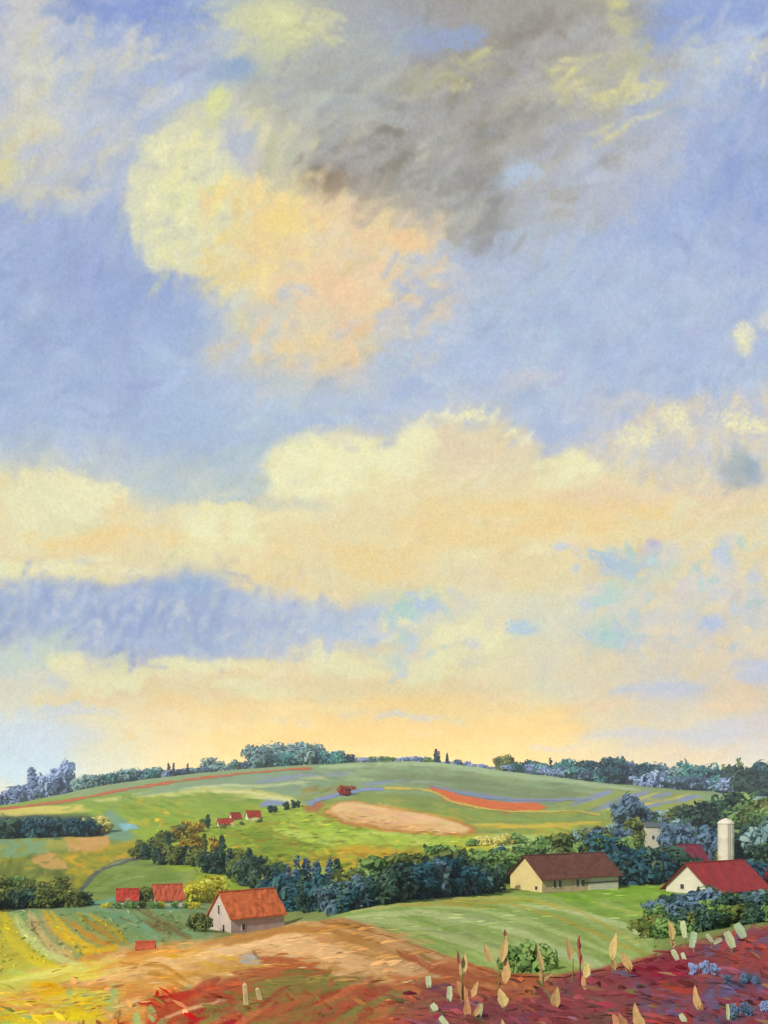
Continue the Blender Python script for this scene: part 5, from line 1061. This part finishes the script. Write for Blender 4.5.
house('farmhouse', corner(712, 902, 185), 37, 10.4, 17.5, 2.3, 6.9, M_tan_shaded, M_red_tile, 'white-gabled farmhouse with a deep red roof above the blue-green bushes', 'house', .9, M_off,
      side_win=((4.0, .7, 1.0, 1.0), (9.0, .7, 1.0, 1.0)), gable_win=((1.4, 2.0, .8, .9),), wob=.1)
p = ground_at(150, 905); house('cottage', corner(156, 905, p.y), 24, 4.8, 5.4, 1.0, 3.6, M_off, M_small_red, 'small cottage with a brick red roof left of the orange-roofed barn', 'house', .3, side_win=((3, .2, .4, .5),), wob=.15)
p = ground_at(120, 904); house('cottage', corner(117, 904, p.y), 12, 3.6, 3.9, .8, 2.6, M_off, paint_mat('crimson_red_tiles', (184, 62, 44), .85, .2, .7), 'smallest red-roofed cottage beside the dark thicket on the left', 'house', .3, side_win=((2, .3, .5, .6),), wob=.15)
for x, y, wd, hh, rd, lab in ((217, 827, 15, 8, 24, 'low red-roofed house at the front left of the hamlet on the green slope'), (230, 821, 11, 8, 40, 'red-roofed house at the back middle of the hamlet on the green slope'),
                              (246, 820, 14, 9, 30, 'red-roofed house at the right end of the hamlet on the green slope')):
    d = ground_at(x, y).y; k = d / F
    house('village_house', corner(x + 2, y, d), rd, wd * k * .5, wd * k, hh * k * .40, hh * k, M_off, M_far_red, lab, 'house', .3, group='houses of the small hamlet', side_win=((wd * k * .5, .5, .8, .9),), wob=.3)
d = ground_at(652, 850).y; k = d / F
house('cottage', corner(646, 850, d), 14, 7, 22 * k, 23 * k, 27 * k, M_off, paint_mat('grey_slate', (96, 106, 104), .8, .15, 1), 'white cottage half hidden among the dark trees behind the farms', 'house', .3, side_win=((2.5, 3.4, .8, 1.1), (5, 3.4, .8, 1.1)))
d = ground_at(700, 872).y; k = d / F
house('barn', corner(688, 872, d), 20, 8, 26 * k, 10 * k, 26 * k, M_crimson, M_crimson, 'dark crimson barn between the silo and the red-roofed farmhouse', 'barn', .3, side_win=((3, .8, .8, .8),))
# silo: lathe body, conical cap, ladder
def silo(px, py, wpx, hpx, mat, label, cap):
    q = ground_at(px, py); k = q.y / F; R_, H_ = wpx * k / 2, hpx * k; e = tag(empty('silo', q), label, 'silo'); n = 28
    prof = [(R_ * 1.03, -2), (R_ * 1.03, .4), (R_, .45), (R_, H_ * .3), (R_ * 1.015, H_ * .31), (R_, H_ * .32), (R_, H_ * .62), (R_ * 1.015, H_ * .63), (R_, H_ * .64), (R_, H_ * .9)]
    def lathe(name, prof, mat, par):
        vs = [(r_ * math.cos(j / n * 6.2832), r_ * math.sin(j / n * 6.2832), z) for r_, z in prof for j in range(n)]
        fs = [(i * n + j, i * n + (j + 1) % n, (i + 1) * n + (j + 1) % n, (i + 1) * n + j) for i in range(len(prof) - 1) for j in range(n)]
        return link(name, mesh_np(name, vs, fs, mat), par)
    lathe('tank', prof, mat, e); lathe('cap', [(R_ * 1.06, H_ * .895), (R_ * 1.06, H_ * .91), (R_ * .7, H_ * .96), (R_ * .12, H_ * .995), (.01, H_)], cap, e)
    qd = []
    for s_ in (-.25, .25): qd += boxq(s_ - .03, s_ + .03, -R_ - .2, -R_ - .14, .5, H_ * .9)
    for i in range(int(H_ * .88 / .5)): qd += boxq(-.25, .25, -R_ - .19, -R_ - .15, .7 + i * .5, .74 + i * .5)
    prism('ladder', qd, M_stone, e)
silo(726, 872, 16, 54, M_off, 'tall white silo standing among the blue-green trees on the right', M_off)
plant('oval', ground_at(707, 860), 40 * ground_at(707, 860).y / F, 'blue', 'slate blue tree pressed against the left side of the white silo', None, .8)
# small red shed at the foot of the striped slope
p = ground_at(136, 951, 60, 108); house('shed', p + Vector((0, 0, .02)), 8, 1.0, 1.7, .16, .62, M_small_red, M_small_red, 'tiny low red shed at the edge of the striped slope', 'shed', .1, side_win=((.8, .03, .2, .1),), base=.4, wob=.02)
# ------------------------------------------------------------------ tall stalks and broad leaves in the foreground
def leaf_mesh(h, w_, bend, seed, blunt=0.):
    """a thin blade with a faint midrib crease and a curl; h, w_ in metres"""
    r = random.Random(seed); n = 7; vs, fs = [], []; th = .006 + .01 * w_; sl = r.uniform(-.25, .25)
    for k in range(n + 1):
        t = k / n
        if blunt: ww = w_ * .5 * (.72 + .28 * math.sin(3.1 * t)) * r.uniform(.9, 1.08); skew = (t - .5) * sl * w_
        else: ww = w_ * .5 * min(1, t * 2.4 + .12) ** .9 * (1 - t) ** .75 * 1.25 * r.uniform(.9, 1.1) + .003; skew = math.sin(t * 4 + seed) * w_ * .10
        y = bend * h * t * t * .6; z = h * (t - .1 * bend * t * t)
        zl = z + (w_ * .18 * sl * 2 if blunt else 0); zr = z - (w_ * .18 * sl * 2 if blunt else 0); cr_ = w_ * .06
        vs += [(skew - ww, y - cr_, zl), (skew, y, z), (skew + ww, y - cr_, zr), (skew + ww, y + th - cr_, zr), (skew, y + th, z), (skew - ww, y + th - cr_, zl)]
    for k in range(n):
        for j in range(6): fs.append((k * 6 + j, k * 6 + (j + 1) % 6, (k + 1) * 6 + (j + 1) % 6, (k + 1) * 6 + j))
    for c in (0, n): fs += [(c * 6, c * 6 + 1, c * 6 + 4, c * 6 + 5), (c * 6 + 1, c * 6 + 2, c * 6 + 3, c * 6 + 4)]
    return mesh_np('leaf', vs, fs, None, False)
LEAFC = {'tan': paint_mat('tan_leaf', (202, 166, 108), .8, .22, 9, .1), 'pale': paint_mat('pale_green_leaf', (184, 194, 150), .8, .2, 9, .1), 'flame': paint_mat('pale_yellow_leaf', (210, 186, 118), .8, .2, 9, .1),
         'peach': paint_mat('peach_leaf', (196, 142, 100), .8, .22, 9, .1), 'mint': paint_mat('mint_leaf', (164, 186, 146), .8, .2, 9, .1), 'rose': paint_mat('rose_tip', (150, 84, 80), .8, .2, 9, .1)}
LW = {'tan': 'tan', 'pale': 'pale green', 'flame': 'pale yellow', 'peach': 'peach', 'mint': 'mint green', 'rose': 'rose'}
STALK = paint_mat('stalk', (126, 122, 66), .85, .25, 6)
STALKR = paint_mat('red_stalk', (130, 60, 56), .85, .25, 6)
def tall_plant(px, py, hpx, lv, label, red=False, d=None, group='broad-leaved plants on the red bank'):
    """lv: list of (dx px, base up px, length px, width px, lean degrees, colour)"""
    q = ground_at(px, py, 5, 58) if d is None else ground_d(px, d); k = q.y / F
    e = tag(empty('leafy_plant', q), label, 'plant', group)
    if hpx:
        vs, fs = [], []; n = 6
        for i in range(n + 1):
            t = i / n; r_ = (.022 - .012 * t) * max(1, k * 40) ; c = (math.sin(t * 2 + px) * .03, math.cos(t * 3 + px) * .03, hpx * k * t - .05 * (1 - t))
            for j in range(6): a = j / 6 * 6.283; vs.append((c[0] + r_ * math.cos(a), c[1] + r_ * math.sin(a), c[2]))
        for i in range(n):
            for j in range(6): fs.append((i * 6 + j, i * 6 + (j + 1) % 6, (i + 1) * 6 + (j + 1) % 6, (i + 1) * 6 + j))
        link('stalk', mesh_np('stalk', vs, fs, STALKR if red else STALK), e)
    for i, (dx, upx, ln, wd, lean, c) in enumerate(lv):
        if c in ('pale', 'mint'): ln *= .72; wd *= .6
        else: ln *= .9; wd *= .74
        me = leaf_mesh(ln * k, wd * k * 1.1, rnd.uniform(.05, .3), i + int(px), 1. if c in ('pale', 'mint') else 0.)
        me.materials.append(LEAFC[c]); o = link('leaf', me, e); o.location = (dx * k, rnd.uniform(-.03, .03) - (.03 if i % 2 else -.03), upx * k)
        o.rotation_euler = (rnd.uniform(-.25, .1), math.radians(lean), rnd.uniform(-.5, .5))
TP = [
 (463, 1004, 34, [(0, 26, 28, 12, 6, 'flame'), (-4, 40, 16, 5, -8, 'rose'), (2, 2, 26, 14, -18, 'peach'), (8, 8, 20, 9, 28, 'tan')], 'tall plant with forked yellow leaves leftmost on the skyline of the bank'),
 (500, 996, 34, [(-8, 34, 22, 12, -26, 'flame'), (2, 34, 32, 13, 10, 'flame'), (6, 12, 30, 13, 0, 'tan'), (4, 60, 8, 5, 12, 'rose')], 'tallest plant, with three yellow flame leaves, left of the green bush'),
 (542, 992, 24, [(0, 20, 32, 9, -2, 'flame'), (0, 8, 22, 7, 6, 'tan')], 'thin upright yellowish plant just right of the green bush'),
 (544, 986, 4, [(-6, 2, 26, 9, 62, 'flame')], 'plant with one leaf leaning far to the right beside the green bush'),
 (572, 982, 24, [(-2, 22, 26, 10, -6, 'tan'), (6, 24, 28, 7, 4, 'tan')], 'pair of tan blades on a slim stalk right of the leaning leaf'),
 (579, 986, 50, [(0, 36, 14, 6, 0, 'rose'), (2, 22, 14, 8, 8, 'peach')], 'slim dark red stalk with a rosy tip', True),
 (585, 990, 12, [(0, 12, 18, 11, 14, 'flame'), (0, 0, 18, 9, -10, 'peach')], 'short plant with a round yellow leaf right of the dark red stalk'),
 (613, 972, 16, [(0, 12, 32, 11, 4, 'flame'), (2, 2, 14, 8, -6, 'tan')], 'single pale yellow flame leaf standing against the light green field'),
 (630, 974, 8, [(0, 4, 22, 13, -20, 'tan'), (-8, -4, 16, 9, 40, 'peach')], 'plant with a broad tan leaf bending left on the bank edge'),
 (503, 1012, 6, [(0, 4, 22, 16, -4, 'flame')], 'low plant with one wide yellow lozenge leaf below the tallest plant'),
 (556, 1010, 4, [(0, 2, 24, 15, 4, 'tan')], 'low plant with a wide tan lozenge leaf below the leaning leaf'),
 (469, 1020, 6, [(0, 0, 28, 11, -6, 'peach'), (6, 4, 16, 8, 24, 'tan')], 'peach-leaved plant low on the bank under the forked one'),
 (429, 988, 3, [(0, 0, 17, 9, -4, 'pale')], 'small pale green leaf at the left end of the red bank'),
 (449, 1002, 3, [(0, 0, 21, 9, 6, 'pale')], 'pale green upright leaf left of the peach-leaved plant'),
 (431, 1012, 2, [(0, 0, 11, 12, 50, 'mint'), (6, 2, 12, 10, -40, 'pale')], 'pair of stubby mint leaves near the lower left of the bank'),
 (439, 1024, 2, [(0, 2, 12, 11, 60, 'mint')], 'stubby mint leaf just below the mint pair'),
 (450, 1034, 2, [(0, 2, 24, 9, -32, 'pale')], 'slanting pale leaf at the bottom below the mint leaves'),
 (479, 1018, 2, [(0, 0, 20, 9, 6, 'mint')], 'mint green blade right of the peach-leaved plant'),
 (504, 1034, 2, [(0, 4, 12, 7, 0, 'flame')], 'short yellow tip at the very bottom under the wide lozenge leaf'),
 (643, 1034, 4, [(0, 0, 36, 15, -14, 'tan'), (-16, 6, 22, 13, -34, 'peach')], 'broad tan blade at the bottom right of centre'),
 (625, 1030, 4, [(0, 2, 20, 16, -46, 'peach')], 'blunt peach leaf at the bottom beside the broad tan blade'),
 (700, 1012, 6, [(0, 0, 30, 10, -10, 'tan'), (2, -4, 16, 6, 4, 'peach')], 'lance shaped tan leaf below the lavender board'),
 (729, 1020, 3, [(0, 0, 22, 6, 6, 'pale')], 'thin pale green blade right of the lance leaf'),
 (688, 1022, 2, [(-2, 0, 13, 9, -38, 'pale')], 'small pale green leaf below the lance leaf'),
 (672, 948, 6, [(0, 8, 22, 12, -6, 'flame'), (0, 0, 14, 8, 10, 'tan')], 'yellowish leaf in front of the blue-green bushes'),
 (685, 944, 5, [(0, 6, 24, 9, -8, 'pale')], 'pale green blade right of the yellowish leaf by the bushes'),
 (694, 952, 5, [(-2, 4, 24, 10, 12, 'mint')], 'mint blade tilting right below the bushes'),
 (711, 948, 5, [(2, 6, 14, 7, -40, 'pale'), (2, 5, 14, 7, 66, 'pale')], 'crescent of two pale leaves below the bushes'),
 (733, 952, 4, [(0, 4, 24, 14, -14, 'pale')], 'wide pale leaf with rosy flecks below the bushes'),
 (746, 944, 4, [(-2, 6, 22, 14, -20, 'mint')], 'rightmost wide mint leaf below the bushes'),
 (680, 962, 2, [(-2, 2, 16, 8, -28, 'pale'), (5, 0, 14, 6, -16, 'pale')], 'pair of pale leaves at the corner of the green field'),
]
for t in TP: tall_plant(*t)
# stakes and boards
def stake(px, py, hpx, wpx, mat, label, lean=0):
    q = ground_at(px, py, 5, 90); k = q.y / F; e = tag(empty('stake', q), label, 'stake'); h = hpx * k; w_ = wpx * k / 2
    vs = [(-w_, -w_, -.2), (w_, -w_, -.2), (w_, w_, -.2), (-w_, w_, -.2), (-w_ * .8, -w_ * .8, h * .9), (w_ * .85, -w_ * .8, h * .93), (w_ * .8, w_ * .8, h * .92), (-w_ * .85, w_ * .8, h * .9), (0, 0, h)]
    me = bpy.data.meshes.new('shaft'); me.from_pydata(vs, [], [(0, 1, 5, 4), (1, 2, 6, 5), (2, 3, 7, 6), (3, 0, 4, 7), (4, 5, 8), (5, 6, 8), (6, 7, 8), (7, 4, 8)]); me.materials.append(mat)
    o = link('shaft', me, e); o.rotation_euler = (0, math.radians(lean), .4)
M_stake = paint_mat('pale_wood', (216, 196, 142), .85, .2, 8)
stake(246, 1004, 22, 4.2, M_stake, 'pale wooden stake, the taller of two on the red soil', -4)
stake(260, 1000, 13, 4, M_stake, 'shorter pale wooden stake right of the taller one', -14)
row([(694, 974), (716, 974)], 3, [11, 12], ['bush'], ['lavender'], 'in the lavender patch on the red bank', 'lavender clumps on the red bank', wid=.55, jy=1)
row([(732, 984), (756, 984)], 3, [10, 12], ['bush'], ['blue'], 'in the slate patch at the right edge', 'lavender clumps on the red bank', wid=.55, jy=1)
row([(730, 1018), (765, 1010)], 3, [14, 14], ['bush'], ['blue', 'lavender'], 'at the lower right corner', 'lavender clumps on the red bank', wid=.6, jy=4)
# ------------------------------------------------------------------ ground cover: uncountable small growth and clods
def cover_mat(name):
    m, nt, out = nodes(name)
    at = nt.nodes.new('ShaderNodeAttribute'); at.attribute_name = 'crop'
    d = nt.nodes.new('ShaderNodeBsdfDiffuse'); nt.links.new(at.outputs['Color'], d.inputs[0])
    t = nt.nodes.new('ShaderNodeBsdfTranslucent'); nt.links.new(at.outputs['Color'], t.inputs[0]); mx = nt.nodes.new('ShaderNodeMixShader'); mx.inputs[0].default_value = .2
    nt.links.new(d.outputs[0], mx.inputs[1]); nt.links.new(t.outputs[0], mx.inputs[2]); nt.links.new(mx.outputs[0], out.inputs[0]); return m
CM = cover_mat('ground_cover')
def cover(name, label, cat, pts, n, dmin, dmax, ln, wd, tilt, ang, extra=(), jit=.14, seed=1, lift_=.0, by_area=True):
    r = np.random.default_rng(seed); P = np.array(pts, float); (x0, y0), (x1, y1) = P.min(0), P.max(0)
    X = r.uniform(x0, x1, n * 3); Y = r.uniform(y0, y1, n * 3); k = inside_px(pts, X, Y); X, Y = X[k][:n], Y[k][:n]; n = len(X)
    loc = np.zeros((n, 3))
    order = np.argsort(X); cur = None
    for i in order:
        u = round(X[i] / 4) * 4
        if u != cur:
            cur = u; d, z, yy = column(u); ok = (d > dmin) & (d < dmax); d, z, yy = d[ok], z[ok], yy[ok]
        j = np.argmin(np.abs(yy - Y[i])); dd = d[j] * (1 + r.uniform(-.01, .01)); loc[i] = ((X[i] - CX) / F * dd, dd, np.interp(dd, d, z))
    k = loc[:, 1] / F                       # metres per picture pixel there
    a = np.radians(np.array([ang(x, y) if callable(ang) else ang for x, y in zip(X, Y)]) + r.normal(size=n) * 16)
    el = np.radians(tilt) * r.uniform(.3, 1.2, n)
    t = np.stack([np.cos(a) * np.cos(el * .6), np.sin(a) * np.cos(el * .6) * 1.0, np.abs(np.sin(el)) * .9 + np.maximum(0, 0)], 1); t /= np.linalg.norm(t, axis=1, keepdims=True)
    s = np.cross(t, np.stack([r.normal(size=n) * .4, r.normal(size=n) * .4 - .5, np.ones(n)], 1)); s /= np.linalg.norm(s, axis=1, keepdims=True)
    L = (ln * k * r.uniform(.5, 1.4, n))[:, None]; W = (wd * k * r.uniform(.5, 1.4, n))[:, None] * .5
    nr = np.cross(s, t); nr *= np.sign(nr[:, 2:3] + 1e-9)
    b = loc + nr * .01; b[:, 2] += lift_ - .01
    V_ = np.stack([b - s * W * .5, b + s * W * .5, b + t * L * .5 + s * W + nr * W * .3, b + t * L * .5 - s * W + nr * W * .3, b + t * L + s * W * .3, b + t * L - s * W * .3], 1)
    c = LAND.sample(np.where(X > 780, 560 + (X * 37 % 200), X) + r.normal(size=n) * 2, np.where(Y > CR_(X), np.maximum(Y + r.normal(size=n) * 1.5, CR_(X) + 3), Y))
    if len(extra):
        pick = r.random(n) < .2; ex = np.array(extra, float)[r.integers(len(extra), size=n)]; c = np.where(pick[:, None], ex, c)
    c = rgb_lin(c * (1 + r.normal(size=(n, 1)) * jit)) * ALB
    i = np.arange(n)[:, None] * 6; f = np.concatenate([i + [0, 1, 2, 3], i + [3, 2, 4, 5]])
    tag(link(name, mesh_np(name, V_.reshape(-1, 3), f, CM, False, np.repeat(c, 6, 0))), label, cat, None, 'stuff')
def CR_(x): return lin(CREST, x)
flo = lambda x, y: 150 + 40 * math.sin(x * .03 + y * .02)
cr = [(385, 1005), (440, 980), (500, 983), (560, 979), (620, 969), (660, 957), (700, 945), (768, 929), (860, 912), (1150, 905), (1150, 1130), (385, 1130)]
cover('flower_ground_cover', 'crimson and purple flowering ground cover on the right bank', 'flowers', cr, 2300, 6, 60, 17, 6.5, 15, flo, ((160, 84, 70), (142, 96, 108), (116, 104, 66), (168, 122, 92), (112, 66, 62), (112, 96, 118), (128, 96, 72), (146, 58, 70)), .12, 1)
rd = [(100, 1003), (200, 984), (260, 974), (330, 982), (400, 985), (430, 985), (430, 1130), (60, 1130)]
cover('grass_tufts', 'rusty and olive grass tufts on the red soil', 'grass', rd, 260, 6, 60, 16, 4.5, 22, flo, ((128, 120, 60), (150, 136, 74), (180, 108, 72)), .1, 2)
tn = [(-90, 990), (0, 979), (100, 955), (200, 941), (300, 925), (340, 921), (400, 941), (450, 962), (440, 985), (330, 985), (200, 990), (100, 1010), (-90, 1040)]
cover('straw_stubble', 'tan and ochre straw stubble on the ploughed slope', 'stubble', tn, 500, 10, 112, 15, 3.2, 7, lambda x, y: 10 + 25 * math.sin(x * .02), ((222, 184, 130), (196, 146, 84)), .07, 3)
lf = [(-90, 990), (60, 975), (120, 985), (110, 1130), (-90, 1130)]
cover('meadow_grass', 'yellow-green meadow grass at the lower left corner', 'grass', lf, 90, 6, 60, 14, 5, 24, flo, ((200, 200, 96), (212, 186, 50), (170, 186, 112)), .12, 4)
gf = [(340, 917), (400, 901), (512, 895), (620, 889), (664, 884), (668, 925), (650, 950), (600, 970), (560, 974), (500, 970), (450, 952), (400, 934)]
cover('short_grass', 'short light green crop in the curved field', 'grass', gf, 500, 60, 260, 12, 2.0, 5, lambda x, y: -20, ((182, 198, 128), (150, 170, 84)), .08, 5)
mf = [(-60, 912), (80, 911), (190, 908), (210, 936), (120, 948), (60, 960), (-60, 985)]
cover('slope_grass', 'striped green and yellow growth on the left slope', 'grass', mf, 350, 96, 180, 12, 2.6, 9, lambda x, y: 110, (), .12, 6)
mg = [(130, 832), (215, 828), (300, 806), (480, 838), (520, 850), (400, 870), (330, 880), (250, 870), (205, 850)]
cover('pasture_grass', 'green and ochre pasture on the hillside', 'grass', mg, 900, 220, 700, 8, 2, 8, lambda x, y: 0, ((196, 170, 60),), .12, 7)

# ------------------------------------------------------------------ air
hm, hnt, hout = nodes('haze_air')
pv = hnt.nodes.new('ShaderNodeVolumePrincipled'); pv.inputs['Density'].default_value = HAZE; pv.inputs['Color'].default_value = (.80, .88, 1, 1); pv.inputs['Anisotropy'].default_value = .0
hnt.links.new(pv.outputs[0], hout.inputs['Volume'])
hz = prism('haze', boxq(-2500, 2500, -1000, 1400, -75, 80), hm, None); tag(hz, 'pale blue air over the far ridge', 'haze', None, 'stuff')
